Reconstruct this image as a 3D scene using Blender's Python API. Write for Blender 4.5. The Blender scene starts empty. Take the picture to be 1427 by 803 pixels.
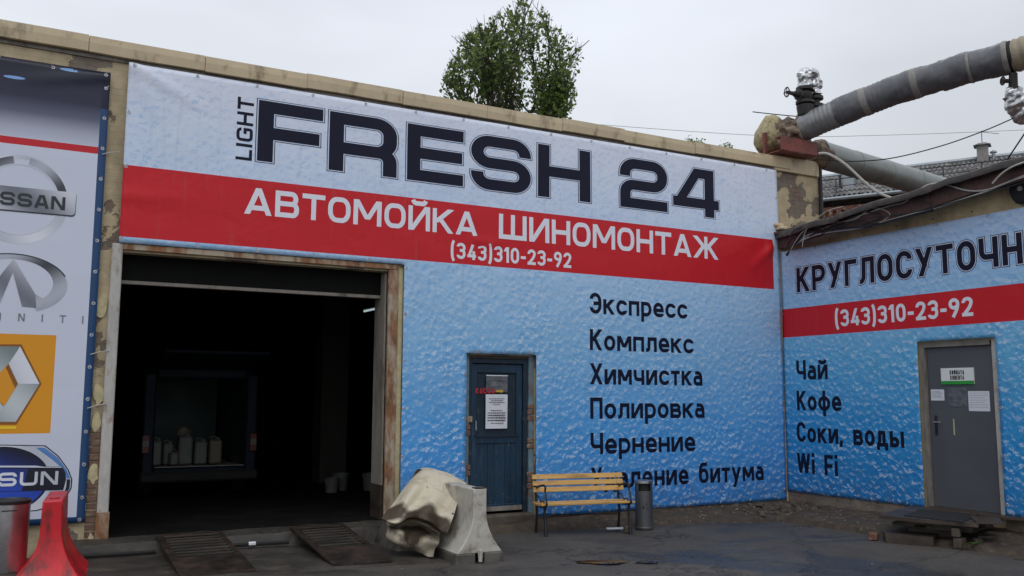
import bpy, bmesh, math, random
from mathutils import Vector, Matrix, noise
random.seed(7)
S = bpy.context.scene
# ------------------------------------------------------------------ camera, sky, sun, exposure
YAW, PITCH, ROLL = math.radians(28.74), math.radians(6.80), math.radians(0.24)
F, CAM = 1269.0, Vector((-11.47, -11.34, 1.6))
FW = Vector((math.sin(YAW)*math.cos(PITCH), math.cos(YAW)*math.cos(PITCH), math.sin(PITCH)))
_r = Vector((math.cos(YAW), -math.sin(YAW), 0)); _u = _r.cross(FW)
RT = math.cos(ROLL)*_r + math.sin(ROLL)*_u; UP = -math.sin(ROLL)*_r + math.cos(ROLL)*_u
cd = bpy.data.cameras.new('camera'); cam = bpy.data.objects.new('camera', cd); S.collection.objects.link(cam)
M = Matrix((RT, UP, -FW)).transposed().to_4x4(); M.translation = CAM; cam.matrix_world = M
cd.sensor_width = 36; cd.lens = F/1427*36; cd.clip_end = 800; cd.clip_start = .05
S.camera = cam
SUN_EL, SUN_AZ = math.radians(55), math.radians(205)      # high, behind the camera
w = bpy.data.worlds.new('World'); S.world = w; w.use_nodes = True
nt = w.node_tree; nt.nodes.clear()
def N(nt, t, **k):
    n = nt.nodes.new(t)
    for a, b in k.items(): setattr(n, a, b)
    return n
out = N(nt, 'ShaderNodeOutputWorld'); bg = N(nt, 'ShaderNodeBackground'); bg.inputs[1].default_value = 0.1
sky = N(nt, 'ShaderNodeTexSky', sky_type='NISHITA', sun_disc=False)
sky.sun_elevation = SUN_EL; sky.sun_rotation = SUN_AZ
tc = N(nt, 'ShaderNodeTexCoord'); sp = N(nt, 'ShaderNodeSeparateXYZ'); nt.links.new(tc.outputs['Generated'], sp.inputs[0])
# overcast: a grey cloud deck, zenith brighter than the horizon, with soft cloud variation
gr = N(nt, 'ShaderNodeValToRGB'); nt.links.new(sp.outputs[2], gr.inputs[0])
e = gr.color_ramp.elements
e[0].position = 0.0; e[0].color = (7.4, 7.6, 7.85, 1)
e[1].position = 1.0; e[1].color = (11.2, 11.8, 12.8, 1)
x = e.new(0.16); x.color = (7.3, 7.6, 8.05, 1)
x = e.new(0.42); x.color = (8.0, 8.4, 9.1, 1)
mp = N(nt, 'ShaderNodeMapping'); mp.inputs['Scale'].default_value = (1, 1, 2.6); nt.links.new(tc.outputs['Generated'], mp.inputs[0])
ns = N(nt, 'ShaderNodeTexNoise'); ns.inputs['Scale'].default_value = 1.7; ns.inputs['Detail'].default_value = 4; ns.inputs['Roughness'].default_value = .45
nt.links.new(mp.outputs[0], ns.inputs[0])
mr = N(nt, 'ShaderNodeMapRange'); mr.inputs[1].default_value = .3; mr.inputs[2].default_value = .7; mr.inputs[3].default_value = .84; mr.inputs[4].default_value = 1.16
nt.links.new(ns.outputs[0], mr.inputs[0])
vm = N(nt, 'ShaderNodeVectorMath', operation='SCALE'); nt.links.new(gr.outputs[0], vm.inputs[0]); nt.links.new(mr.outputs[0], vm.inputs['Scale'])
mx = N(nt, 'ShaderNodeMix', data_type='RGBA'); mx.inputs[0].default_value = .93
nt.links.new(sky.outputs[0], mx.inputs[6]); nt.links.new(vm.outputs[0], mx.inputs[7])
nt.links.new(mx.outputs[2], bg.inputs[0]); nt.links.new(bg.outputs[0], out.inputs[0])
sd = bpy.data.lights.new('sun', 'SUN'); sd.energy = 0.6; sd.angle = math.radians(35); sd.color = (1, .96, .91)
so = bpy.data.objects.new('sun', sd); S.collection.objects.link(so)
sdir = Vector((math.sin(SUN_AZ)*math.cos(SUN_EL), math.cos(SUN_AZ)*math.cos(SUN_EL), math.sin(SUN_EL)))
so.rotation_euler = sdir.to_track_quat('Z', 'Y').to_euler()
S.view_settings.view_transform = 'Standard'; S.view_settings.look = 'None'
S.view_settings.exposure = 0.0; S.view_settings.gamma = 1.0
S.cycles.max_bounces = 6; S.cycles.diffuse_bounces = 4

# ------------------------------------------------------------------ helpers
def at(px, py, ax, v):
    """point of the plane ax=v seen at photo pixel px,py (photo 1427 x 803)"""
    d = FW*F + RT*(px-713.5) - UP*(py-401.5); i = 'xyz'.index(ax)
    return CAM + d*((v-CAM[i])/d[i])
def atd(px, py, D):
    d = FW*F + RT*(px-713.5) - UP*(py-401.5); return CAM + d/F*D
def lin(c, k=1.0):
    o = []
    for v in c:
        v /= 255; o.append((v/12.92 if v <= .04045 else ((v+.055)/1.055)**2.4)*k)
    return (*o, 1)
def gz(x, y=0):                                           # height of the asphalt
    return -.15 - .1*min(1, max(0, (x+10.5)/6.5))
def nz(x, y, z=0, s=1): return noise.noise(Vector((x*s, y*s, z*s)))

class MB:
    def __init__(s): s.v = []; s.f = []
    def add(s, vs, fs):
        n = len(s.v); s.v += [tuple(p) for p in vs]; s.f += [tuple(n+i for i in f) for f in fs]; return s
    def box(s, x0, x1, y0, y1, z0, z1):
        vs = [(x, y, z) for z in (z0, z1) for y in (y0, y1) for x in (x0, x1)]
        return s.add(vs, [(0,2,3,1), (4,5,7,6), (0,1,5,4), (2,6,7,3), (0,4,6,2), (1,3,7,5)])
    def obox(s, c, size, rot=Matrix.Identity(3), taper=1.0):
        c = Vector(c); a, b, d = size[0]/2, size[1]/2, size[2]/2
        vs = [c + rot@Vector((x*a*(taper if z > 0 else 1), y*b*(taper if z > 0 else 1), z*d)) for z in (-1, 1) for y in (-1, 1) for x in (-1, 1)]
        return s.add(vs, [(0,2,3,1), (4,5,7,6), (0,1,5,4), (2,6,7,3), (0,4,6,2), (1,3,7,5)])
    def tube(s, pts, r, n=10, cap=True, disp=None):
        pts = [Vector(p) for p in pts]; R = r if isinstance(r, (list, tuple)) else [r]*len(pts); rings = []
        t0 = (pts[1]-pts[0]).normalized(); a = t0.orthogonal().normalized()
        for i, p in enumerate(pts):
            t = (pts[min(i+1, len(pts)-1)] - pts[max(i-1, 0)]).normalized()
            a = (a - t*a.dot(t)).normalized(); b = t.cross(a); ring = []
            for k in range(n):
                w = 2*math.pi*k/n; d = a*math.cos(w) + b*math.sin(w); rr = R[i]
                q = p + d*rr
                if disp: q = q + d*disp(q)
                ring.append(q)
            rings.append(ring)
        vs = [q for g in rings for q in g]
        fs = [(i*n+k, i*n+(k+1) % n, (i+1)*n+(k+1) % n, (i+1)*n+k) for i in range(len(pts)-1) for k in range(n)]
        if cap: fs += [tuple(reversed(range(n))), tuple((len(pts)-1)*n+k for k in range(n))]
        return s.add(vs, fs)
    def lathe(s, c, prof, n=24, axis='z'):
        c = Vector(c); vs = []
        for r, h in prof:
            for k in range(n):
                w = 2*math.pi*k/n; p = (r*math.cos(w), r*math.sin(w), h)
                if axis == 'x': p = (p[2], p[0], p[1])
                if axis == 'y': p = (p[0], -p[2], p[1])
                vs.append(c+Vector(p))
        m = len(prof)
        fs = [(i*n+k, i*n+(k+1) % n, (i+1)*n+(k+1) % n, (i+1)*n+k) for i in range(m-1) for k in range(n)]
        fs += [tuple(reversed(range(n))), tuple((m-1)*n+k for k in range(n))]
        return s.add(vs, fs)
    def grid(s, nu, nv, fn, keep=None):
        vs = [fn(i/nu, j/nv) for j in range(nv+1) for i in range(nu+1)]
        fs = [(j*(nu+1)+i, j*(nu+1)+i+1, (j+1)*(nu+1)+i+1, (j+1)*(nu+1)+i) for j in range(nv) for i in range(nu) if keep is None or keep((i+.5)/nu, (j+.5)/nv)]
        return s.add(vs, fs)
    def mesh(s, name, smooth=False):
        m = bpy.data.meshes.new(name); m.from_pydata(s.v, [], s.f); m.validate()
        if smooth:
            m.polygons.foreach_set('use_smooth', [True]*len(m.polygons)); m.set_sharp_from_angle(angle=math.radians(38))
        return m
def place(name, mesh, mat, parent=None, loc=(0,0,0), rot=(0,0,0), world=True):
    o = bpy.data.objects.new(name, mesh); S.collection.objects.link(o)
    if mat and not mesh.materials: mesh.materials.append(mat)
    loc = Vector(loc)
    if parent:
        o.parent = parent
        if world:
            q = parent
            while q: loc = loc - q.location; q = q.parent
    o.location = loc; o.rotation_euler = rot
    return o
def bev(o, wd=.006, seg=1):
    m = o.modifiers.new('bevel', 'BEVEL'); m.width = wd; m.segments = seg; m.limit_method = 'ANGLE'; m.angle_limit = math.radians(35); return o
def part(name, mb, mat, parent, label=None, smooth=False, kind=None, bevel=0):
    o = place(name, mb.mesh(name, smooth), mat, parent)
    if label: o['label'] = label
    if kind: o['kind'] = kind
    if bevel: bev(o, bevel)
    return o
def tag(o, label, cat, group=None):
    o['label'] = label; o['category'] = cat
    if group: o['group'] = group
    return o
def thing(name, label, cat, loc=(0,0,0), group=None):
    o = bpy.data.objects.new(name, None); S.collection.objects.link(o); o.location = loc; o.empty_display_size = .2
    return tag(o, label, cat, group)
def struct(name, mb, mat, smooth=False):
    o = part(name, mb, mat, None, smooth=smooth); o['kind'] = 'structure'; return o
def copy_tree(o, parent=None):
    c = o.copy(); S.collection.objects.link(c); c.parent = parent
    for ch in o.children: copy_tree(ch, c)
    return c

# ------------------------------------------------------------------ materials
class NT:
    """tiny node-tree writer"""
    def __init__(s, name):
        s.m = bpy.data.materials.new(name); s.m.use_nodes = True; s.t = s.m.node_tree; s.t.nodes.clear()
        s.o = s.n('ShaderNodeOutputMaterial'); s.b = s.n('ShaderNodeBsdfPrincipled'); s.l(s.b.outputs[0], s.o.inputs[0])
    def n(s, t, **k): return N(s.t, t, **k)
    def l(s, a, b): s.t.links.new(a, b)
    def put(s, v, inp):
        if hasattr(v, 'is_output') or isinstance(v, bpy.types.NodeSocket): s.l(v, inp)
        else: inp.default_value = v
    def math(s, op, a, b=0.0, c=None, clamp=False):
        n = s.n('ShaderNodeMath', operation=op, use_clamp=clamp); s.put(a, n.inputs[0]); s.put(b, n.inputs[1])
        if c is not None: s.put(c, n.inputs[2])
        return n.outputs[0]
    def noise(s, vec, scale, detail=3, rough=.5, dist=0.0, col=False):
        n = s.n('ShaderNodeTexNoise'); n.inputs['Scale'].default_value = scale; n.inputs['Detail'].default_value = detail
        n.inputs['Roughness'].default_value = rough; n.inputs['Distortion'].default_value = dist
        if vec is not None: s.l(vec, n.inputs[0])
        return n.outputs[1 if col else 0]
    def vor(s, vec, scale, feature='F1', rnd=1.0):
        n = s.n('ShaderNodeTexVoronoi', feature=feature); n.inputs['Scale'].default_value = scale; n.inputs['Randomness'].default_value = rnd
        s.l(vec, n.inputs[0]); return n.outputs[0]
    def mix(s, f, a, b, bt='MIX'):
        n = s.n('ShaderNodeMix', data_type='RGBA', blend_type=bt); s.put(f, n.inputs[0]); s.put(a, n.inputs[6]); s.put(b, n.inputs[7]); return n.outputs[2]
    def rng(s, v, a, b, c=0.0, d=1.0, smooth=False):
        n = s.n('ShaderNodeMapRange'); s.l(v, n.inputs[0])
        if smooth: n.interpolation_type = 'SMOOTHSTEP'
        for i, q in enumerate((a, b, c, d)): n.inputs[i+1].default_value = q
        return n.outputs[0]
    def ramp(s, v, stops):
        n = s.n('ShaderNodeValToRGB'); s.l(v, n.inputs[0]); e = n.color_ramp.elements
        e[0].position, e[0].color = stops[0]; e[1].position, e[1].color = stops[-1]
        for p, c in stops[1:-1]: x = e.new(p); x.color = c
        return n.outputs[0]
    def pos(s): return s.n('ShaderNodeNewGeometry').outputs['Position']
    def ocoord(s):
        t = s.n('ShaderNodeTexCoord').outputs['Object']; oi = s.n('ShaderNodeObjectInfo')
        v = s.n('ShaderNodeVectorMath', operation='SCALE'); s.l(oi.outputs['Location'], v.inputs[0]); v.inputs['Scale'].default_value = 3.7
        a = s.n('ShaderNodeVectorMath', operation='ADD'); s.l(t, a.inputs[0]); s.l(v.outputs[0], a.inputs[1]); return a.outputs[0]
    def sep(s, v):
        n = s.n('ShaderNodeSeparateXYZ'); s.l(v, n.inputs[0]); return n.outputs
    def scale(s, v, k):
        n = s.n('ShaderNodeVectorMath', operation='MULTIPLY'); s.l(v, n.inputs[0]); n.inputs[1].default_value = k; return n.outputs[0]
    def bump(s, h, strength=.3, dist=.01):
        n = s.n('ShaderNodeBump'); n.inputs['Strength'].default_value = strength; n.inputs['Distance'].default_value = dist
        s.l(h, n.inputs['Height']); s.l(n.outputs[0], s.b.inputs['Normal'])
    def fin(s, col, rough=.6, metal=0.0, spec=.5):
        s.put(col, s.b.inputs['Base Color']); s.put(rough, s.b.inputs['Roughness']); s.put(metal, s.b.inputs['Metallic'])
        s.b.inputs['Specular IOR Level'].default_value = spec; return s.m
def mk(name, c, rough=.6, metal=0.0, var=.25, vs=2.0, bump=.25, bs=40, dirt=None, dk=.5, ds=3.0, stretch=(1,1,1), spec=.5):
    """general weathered material: base colour, large and small tonal variation, optional second colour in patches"""
    t = NT(name); v = t.scale(t.ocoord(), stretch)
    a = t.noise(v, vs, 4, .6); b = t.noise(v, bs*.6, 3, .6)
    k = t.math('ADD', t.rng(a, .3, .7, 1-var, 1+var), t.rng(b, .3, .7, -var*.5, var*.5))
    col = t.n('ShaderNodeVectorMath', operation='SCALE'); col.inputs[0].default_value = c[:3]; t.l(k, col.inputs['Scale']); col = col.outputs[0]
    if dirt:
        m = t.rng(t.noise(v, ds, 6, .65), dk-.07, dk+.1); col = t.mix(m, col, dirt)
    t.bump(t.noise(v, bs, 4, .6), bump, .006)
    r = t.rng(a, .3, .7, max(.03, rough-.1), min(1, rough+.1))
    return t.fin(col, r, metal, spec)
MT = {}
MT['cream'] = mk('cream metal flashing', lin((198,180,148)), .55, var=.1, vs=1.5, bump=.15, bs=9, dirt=lin((136,120,94)), dk=.61, ds=5, stretch=(1,1,.5))
MT['black'] = mk('matt black iron', (.015,.015,.016,1), .45, var=.2)
MT['rustred'] = mk('red oxide painted steel', lin((126,66,58)), .6, var=.25, dirt=lin((85,60,50)), dk=.55, ds=5)
MT['rust'] = mk('rusted steel', lin((126,88,60)), .8, var=.35, vs=6, dirt=lin((168,154,134)), dk=.48, ds=7, stretch=(1,1,.35))
MT['graywood'] = mk('weathered grey boards', lin((132,126,118)), .8, var=.2, vs=3, dirt=lin((86,78,70)), dk=.58, ds=4, stretch=(1,1,.3))
MT['whitepost'] = mk('chipped white paint', lin((178,176,170)), .6, var=.16, vs=5, dirt=lin((134,96,68)), dk=.6, ds=9, stretch=(1,1,.4))
MT['darkwood'] = mk('wet dark boards', lin((62,52,45)), .55, var=.4, vs=4, bump=.8, bs=30, stretch=(1,.25,1), dirt=lin((92,80,68)), dk=.6, ds=5)
MT['slatwood'] = mk('varnished yellow pine', lin((208,164,94)), .45, var=.2, vs=5, bump=.3, bs=20, stretch=(.15,1,1), dirt=lin((146,108,62)), dk=.57, ds=9)
MT['concrete'] = mk('crumbling concrete', lin((88,80,70)), .85, var=.3, vs=3, bump=.9, bs=25, dirt=lin((70,60,50)), dk=.5, ds=4)
MT['concretewet'] = mk('damp dark concrete', lin((58,54,49)), .55, var=.3, vs=2.5, bump=.6, bs=30, dirt=lin((84,77,68)), dk=.6, ds=3)
MT['dirt'] = mk('earth and crumbs', lin((66,56,46)), .9, var=.35, vs=5, bump=1.0, bs=35, dirt=lin((96,84,68)), dk=.6, ds=8)
MT['plastic_w'] = mk('dirty white plastic', lin((184,180,170)), .5, var=.14, vs=2, bump=.25, bs=24, dirt=lin((128,118,102)), dk=.58, ds=5)
MT['plastic_d'] = mk('grimy grey plastic', lin((96,92,86)), .6, var=.25, dirt=lin((50,46,42)), dk=.55)
MT['plastic_r'] = mk('red plastic', lin((196,26,38)), .38, var=.2, vs=3, bump=.25, bs=22, dirt=lin((104,34,34)), dk=.57, ds=7, stretch=(1,1,.45))
MT['foil'] = mk('crumpled foil', (.55,.56,.57,1), .34, 1.0, var=.3, vs=12, bump=1.0, bs=14)
MT['steel'] = mk('brushed steel', (.52,.52,.54,1), .32, 1.0, var=.12, vs=3, bump=.1, bs=30)
MT['bin_grey'] = mk('grey hammered metal bin', lin((100,102,106)), .38, .6, var=.15, bump=.25, bs=50)
MT['valve'] = mk('black valve iron', (.03,.028,.027,1), .55, .3, var=.4, vs=12, bump=.5)
MT['foam'] = mk('yellowed foam insulation', lin((176,164,128)), .9, var=.25, vs=6, bump=1, bs=14, dirt=lin((90,72,54)), dk=.55, ds=6)
MT['lump'] = mk('torn muddy wrapping', lin((128,110,94)), .75, var=.4, vs=6, bump=1, bs=14, dirt=lin((66,54,48)), dk=.52, ds=5)
MT['pipe_grey'] = mk('grey painted pipe sheathing', lin((128,133,130)), .42, .35, var=.14, vs=1.5, bump=.3, bs=5, dirt=lin((100,98,90)), dk=.63, ds=4)
MT['bitumen'] = mk('dark bitumen wrap', lin((92,93,97)), .36, 0, var=.25, vs=3, bump=.5, bs=16, dirt=lin((110,110,110)), dk=.62, ds=5)
MT['sleeve'] = mk('dull zinc sleeve', lin((136,137,138)), .36, .3, var=.2, vs=4, bump=.3, bs=14)
MT['bandlight'] = mk('pale tape', lin((134,130,126)), .6, var=.2, vs=8)
MT['sleeve_b'] = mk('beige ribbed sleeve', lin((150,140,120)), .6, .2, var=.2, vs=5)
MT['cable_b'] = mk('black cable', (.012,.012,.012,1), .5, var=.1)
MT['cable_w'] = mk('pale cable', lin((176,174,168)), .5, var=.15)
MT['slate'] = mk('weathered corrugated sheet', lin((122,120,118)), .85, var=.25, vs=2, bump=.5, bs=18, dirt=lin((72,70,68)), dk=.52, ds=2.2)
MT['roofedge'] = mk('dark bitumen roll', lin((64,60,58)), .7, var=.3, vs=4, bump=.9, bs=8, dirt=lin((96,84,76)), dk=.58, ds=5)
MT['fascia'] = mk('brown painted board', lin((84,58,52)), .65, var=.3, vs=4, bump=.5, bs=20, dirt=lin((60,48,44)), dk=.55, ds=5)
MT['brick'] = mk('old red brick', lin((110,72,58)), .85, var=.3, vs=8, bump=.8, bs=30, dirt=lin((176,160,138)), dk=.6, ds=9)
MT['brickpaint'] = mk('brick under flaking paint', lin((116,92,78)), .85, var=.35, vs=8, bump=.9, bs=30, dirt=lin((160,148,120)), dk=.6, ds=6)
MT['plasterlump'] = mk('loose cream plaster', lin((190,178,140)), .8, var=.15, vs=6, bump=.5)
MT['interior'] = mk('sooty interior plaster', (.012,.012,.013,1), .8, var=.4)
MT['vanblue'] = mk('dark blue van paint', (.006,.013,.024,1), .6, var=.1, bump=.03, spec=.2)
MT['vangreen'] = mk('dark green cargo lining', (.02,.045,.042,1), .6, var=.2)
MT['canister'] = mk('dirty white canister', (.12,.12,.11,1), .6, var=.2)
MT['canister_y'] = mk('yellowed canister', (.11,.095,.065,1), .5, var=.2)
MT['redlens'] = mk('red tail lens', (.10,.006,.005,1), .45, var=.05, bump=.02)
MT['clearlens'] = mk('pale lens', (.10,.095,.09,1), .45, var=.05, bump=.02)
MT['rubber'] = mk('black rubber', (.012,.012,.012,1), .8, var=.2)
MT['graydoor'] = mk('dark grey door paint', lin((82,84,88)), .5, var=.06, vs=1.5, bump=.06, bs=60)
MT['bluedoor'] = mk('worn navy paint', lin((18,50,72)), .5, var=.35, vs=3, bump=.35, bs=35, stretch=(1,1,.12), dirt=lin((66,84,106)), dk=.66, ds=9)
MT['bluedark'] = mk('flaked navy paint', lin((15,38,54)), .6, var=.3, vs=3, bump=.35, bs=35, dirt=lin((84,78,74)), dk=.64, ds=9)
MT['paleblue'] = mk('flaked pale blue paint on plaster', lin((104,128,140)), .8, var=.25, vs=5, bump=.6, dirt=lin((120,84,64)), dk=.58, ds=6)
MT['paper'] = mk('white paper', lin((214,216,224)), .7, var=.04, bump=.05)
MT['film'] = mk('dusty plastic sleeve', lin((96,98,104)), .3, var=.35, vs=12, bump=.8, bs=14)
MT['signwhite'] = mk('white sign face', lin((222,224,222)), .4, var=.02, bump=.01)
MT['signgreen'] = mk('green sign edge', lin((48,150,56)), .4, var=.03, bump=.01)
MT['ink'] = mk('printed dark navy', lin((20,22,44)), .5, var=.04, bump=.02, spec=.2)
MT['inkblack'] = mk('printed black', lin((30,30,34)), .5, var=.05, bump=.02)
MT['inkgrey'] = mk('printed grey text', lin((120,124,132)), .5, var=.05, bump=.02)
MT['white_print'] = mk('printed white', lin((226,228,238)), .45, var=.02, bump=.02)
MT['pale_print'] = mk('printed pale outline', lin((196,208,232)), .45, var=.02, bump=.02)
MT['red_print'] = mk('red sticker letters', lin((168,34,44)), .5, var=.1, bump=.02)
MT['yel_print'] = mk('yellow sticker', lin((206,160,50)), .5, var=.1, bump=.02)
MT['grommet'] = mk('small steel ring', (.5,.5,.52,1), .4, .8, var=.1)
MT['leafgreen'] = mk('weed leaves', (.06,.13,.03,1), .5, var=.3)
MT['bark'] = mk('grey brown bark', (.06,.05,.04,1), .85, var=.3, vs=8, bump=.6)
MT['galv'] = mk('galvanised sheet', lin((150,156,160)), .4, .6, var=.15)
MT['tarp'] = None
# tarpaulin: cream sheet with brown stains and fold shade painted dark brown
t = NT('stained and shade-painted cream tarpaulin'); v = t.pos()
s1 = t.rng(t.noise(t.scale(v, (1,1,.5)), 5.5, 5, .65, .9), .57, .74); s2 = t.rng(t.noise(v, 7, 5, .6, .4), .52, .75)
c = t.mix(s2, lin((198,189,168)), lin((164,153,130))); c = t.mix(s1, c, lin((88,72,54)))
for (px_, py_, y__, r_) in ((592,720,-1.90,.30),(611,733,-1.92,.24),(577,726,-1.75,.19),(544,717,-1.6,.25),(578,744,-1.68,.25)):  # shading of the hollow folds, painted as dark brown spots
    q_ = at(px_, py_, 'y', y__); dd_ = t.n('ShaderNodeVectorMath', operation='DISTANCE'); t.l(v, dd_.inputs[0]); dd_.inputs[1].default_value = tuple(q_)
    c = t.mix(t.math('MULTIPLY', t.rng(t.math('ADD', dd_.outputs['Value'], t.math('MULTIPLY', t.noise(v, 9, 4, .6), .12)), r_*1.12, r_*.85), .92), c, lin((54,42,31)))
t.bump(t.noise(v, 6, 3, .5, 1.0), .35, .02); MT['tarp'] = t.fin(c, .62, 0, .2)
# leaves
t = NT('broad leaves'); oi = t.pos(); k = t.noise(oi, 9, 2, .5)
c = t.ramp(k, [(.3, (.09,.15,.035,1)), (.5, (.15,.24,.06,1)), (.72, (.26,.31,.09,1))])
t.fin(c, .45); tr = t.n('ShaderNodeBsdfTranslucent'); t.put(c, tr.inputs[0]); ms = t.n('ShaderNodeMixShader'); ms.inputs[0].default_value = .5
t.l(t.b.outputs[0], ms.inputs[1]); t.l(tr.outputs[0], ms.inputs[2]); t.l(ms.outputs[0], t.o.inputs[0]); MT['leaf'] = t.m
# painted wall: cream paint flaking off grey render and brick
def wallmat(name, amount=.6, paint=(192,175,142)):
    t = NT(name); v = t.pos()
    m = t.math('ADD', t.noise(v, 1.6, 7, .62, .3), t.math('MULTIPLY', t.rng(t.sep(v)[0], .0, .3, 0, .085), t.rng(t.sep(v)[2], 5.3, 5.0))); mm = t.rng(m, amount, amount+.012)
    p = t.noise(v, 5, 5, .6); col = t.mix(t.rng(p, .35, .7), lin(paint), lin(tuple(int(q*.86) for q in paint)))
    crack = t.rng(t.noise(t.scale(v, (1,1,1)), 3.5, 8, .7, 1.5), .497, .503); 
    br = t.n('ShaderNodeTexBrick'); sx = t.sep(v); cb = t.n('ShaderNodeCombineXYZ'); t.l(t.math('ADD', sx[0], sx[1]), cb.inputs[0]); t.l(sx[2], cb.inputs[1]); t.l(cb.outputs[0], br.inputs[0])
    br.inputs['Scale'].default_value = 1; br.inputs['Brick Width'].default_value = .25; br.inputs['Row Height'].default_value = .075; br.inputs['Mortar Size'].default_value = .006
    br.inputs['Color1'].default_value = lin((126,100,86)); br.inputs['Color2'].default_value = lin((104,92,82)); br.inputs['Mortar'].default_value = lin((84,78,72))
    under = t.mix(t.rng(t.noise(v, 4, 4, .6), .4, .6), br.outputs[0], lin((122,114,102)))
    c = t.mix(mm, col, under)
    c = t.mix(t.rng(t.noise(t.scale(v, (1,1,.25)), 3, 5, .65), .52, .75, 0, .55), c, lin((112,100,80)))
    h = t.math('SUBTRACT', t.math('MULTIPLY', t.noise(v, 30, 4, .6), .25), mm)
    h = t.math('ADD', h, t.math('MULTIPLY', br.outputs['Fac'], -.25))
    t.bump(h, .7, .015); return t.fin(c, .8)
MT['wall'] = wallmat('flaking cream wall paint', .54)
MT['wall2'] = wallmat('cream wall paint', .66, (204,186,146))
MT['plinth'] = wallmat('crumbled plinth', .47, (128,116,100))
# asphalt, damp
t = NT('damp asphalt'); v = t.pos()
big = t.noise(v, .7, 6, .65, .5); gr2 = t.vor(v, 75); gr3 = t.vor(v, 34); fine = t.noise(v, 120, 3, .7); mid = t.noise(v, 14, 6, .72)
wet = t.rng(t.noise(t.scale(v, (.6, 1.1, 1)), .55, 6, .66, .6), .45, .6, smooth=True)
c = t.mix(t.rng(big, .35, .68), lin((66,61,57)), lin((86,81,75)))
c = t.mix(t.rng(mid, .35, .7, 0, .2), c, lin((38,36,34)))
c = t.mix(t.math('MULTIPLY', wet, .5), c, lin((38,36,35)))
c = t.mix(t.rng(gr2, .0, .28, .55, 0.0), c, lin((132,126,118))); c = t.mix(t.rng(gr3, .0, .16, .5, 0.0), c, lin((150,142,130)))
n1 = t.n('ShaderNodeVectorMath', operation='SCALE'); t.l(t.noise(v, 1.6, 5, .7, 0, True), n1.inputs[0]); n1.inputs['Scale'].default_value = .9
n2 = t.n('ShaderNodeVectorMath', operation='ADD'); t.l(v, n2.inputs[0]); t.l(n1.outputs[0], n2.inputs[1])
cr_ = t.vor(n2.outputs[0], .42, 'DISTANCE_TO_EDGE'); crk = t.rng(cr_, .0, .010, 1, 0); c = t.mix(t.math('MULTIPLY', crk, .8), c, lin((22,20,19)))
h = t.math('ADD', t.math('MULTIPLY', gr2, .6), t.math('MULTIPLY', fine, .6)); h = t.math('ADD', h, t.math('MULTIPLY', mid, 1.2)); h = t.math('SUBTRACT', h, crk)
t.bump(h, .55, .006)
MT['asphalt'] = t.fin(c, t.math('ADD', t.rng(wet, 0, 1, .68, .34), t.rng(mid, .3, .7, -.12, .14)), 0, .45)
t = NT('puddle water'); v = t.pos(); t.bump(t.noise(v, 3, 2), .02, .002); MT['water'] = t.fin((.016,.015,.015,1), .04, 0, .6)

# printed banners
def banner_mat(name, axis, grad, redlo, redhi, redx=None):
    t = NT(name); s = t.sep(t.pos()); u, z = s[axis], s[2]
    cb = t.n('ShaderNodeCombineXYZ'); t.l(u, cb.inputs[0]); t.l(z, cb.inputs[1]); p = cb.outputs[0]
    wn = t.n('ShaderNodeVectorMath', operation='SCALE'); t.l(t.noise(p, 3.2, 3, .6, 0, True), wn.inputs[0]); wn.inputs['Scale'].default_value = .16
    q = t.n('ShaderNodeVectorMath', operation='ADD'); t.l(p, q.inputs[0]); t.l(wn.outputs[0], q.inputs[1]); q = q.outputs[0]
    def hf(vec):
        a = t.n('ShaderNodeTexVoronoi', feature='SMOOTH_F1'); a.inputs['Scale'].default_value = 11.5; a.inputs['Smoothness'].default_value = .22; t.l(vec, a.inputs[0])
        return t.math('ADD', a.outputs[0], t.math('MULTIPLY', t.noise(vec, 22, 3, .6, 1.1), .8))
    o2 = t.n('ShaderNodeVectorMath', operation='ADD'); t.l(q, o2.inputs[0]); o2.inputs[1].default_value = (-.006, .019, 0)
    em = t.math('SUBTRACT', hf(q), hf(o2.outputs[0]))
    base = t.ramp(t.rng(z, 0, 5.6), [(a/5.6, lin(c)) for a, c in grad])
    amp = t.ramp(t.rng(z, 0, 5.6), [(0, (1,1,1,1)), (.5, (.9,.9,.9,1)), (.75, (.55,.55,.55,1)), (1, (.5,.5,.5,1))])
    vary = t.rng(t.noise(p, 1.7, 4, .6), .35, .65, .45, 1.25); amp = t.math('MULTIPLY', amp, vary)
    hi = t.math('MULTIPLY', t.rng(em, .085, .23), amp, clamp=True); lo = t.math('MULTIPLY', t.rng(em, -.03, -.25), amp, clamp=True)
    c = t.mix(t.math('MULTIPLY', hi, .66), base, lin((214,226,242)))
    dk = t.mix(1.0, base, lin((172,212,238)), 'MULTIPLY'); c = t.mix(t.math('MULTIPLY', lo, .75), c, dk)
    big = t.noise(p, 1.3, 3, .6); c = t.mix(t.rng(big, .5, .75, 0, .15), c, dk)
    m = t.math('MULTIPLY', t.math('GREATER_THAN', z, redlo), t.math('LESS_THAN', z, redhi))
    if redx: m = t.math('MULTIPLY', m, t.math('LESS_THAN', u, redx))
    c = t.mix(m, c, lin((200,30,40)))
    sp2 = t.math('MULTIPLY', t.rng(z, .75, .0), t.rng(t.noise(p, 7, 6, .7), .42, .7), clamp=True); c = t.mix(t.math('MULTIPLY', sp2, .5), c, lin((92,84,74)))
    st2 = t.math('MULTIPLY', t.rng(t.noise(t.scale(p, (5, .35, 1)), 2.2, 5, .65), .56, .8), .22); c = t.mix(st2, c, lin((120,118,112)))
    t.bump(t.noise(p, 2.2, 3, .5, .6), .25, .06)
    return t.fin(c, .45, 0, .3)
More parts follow.
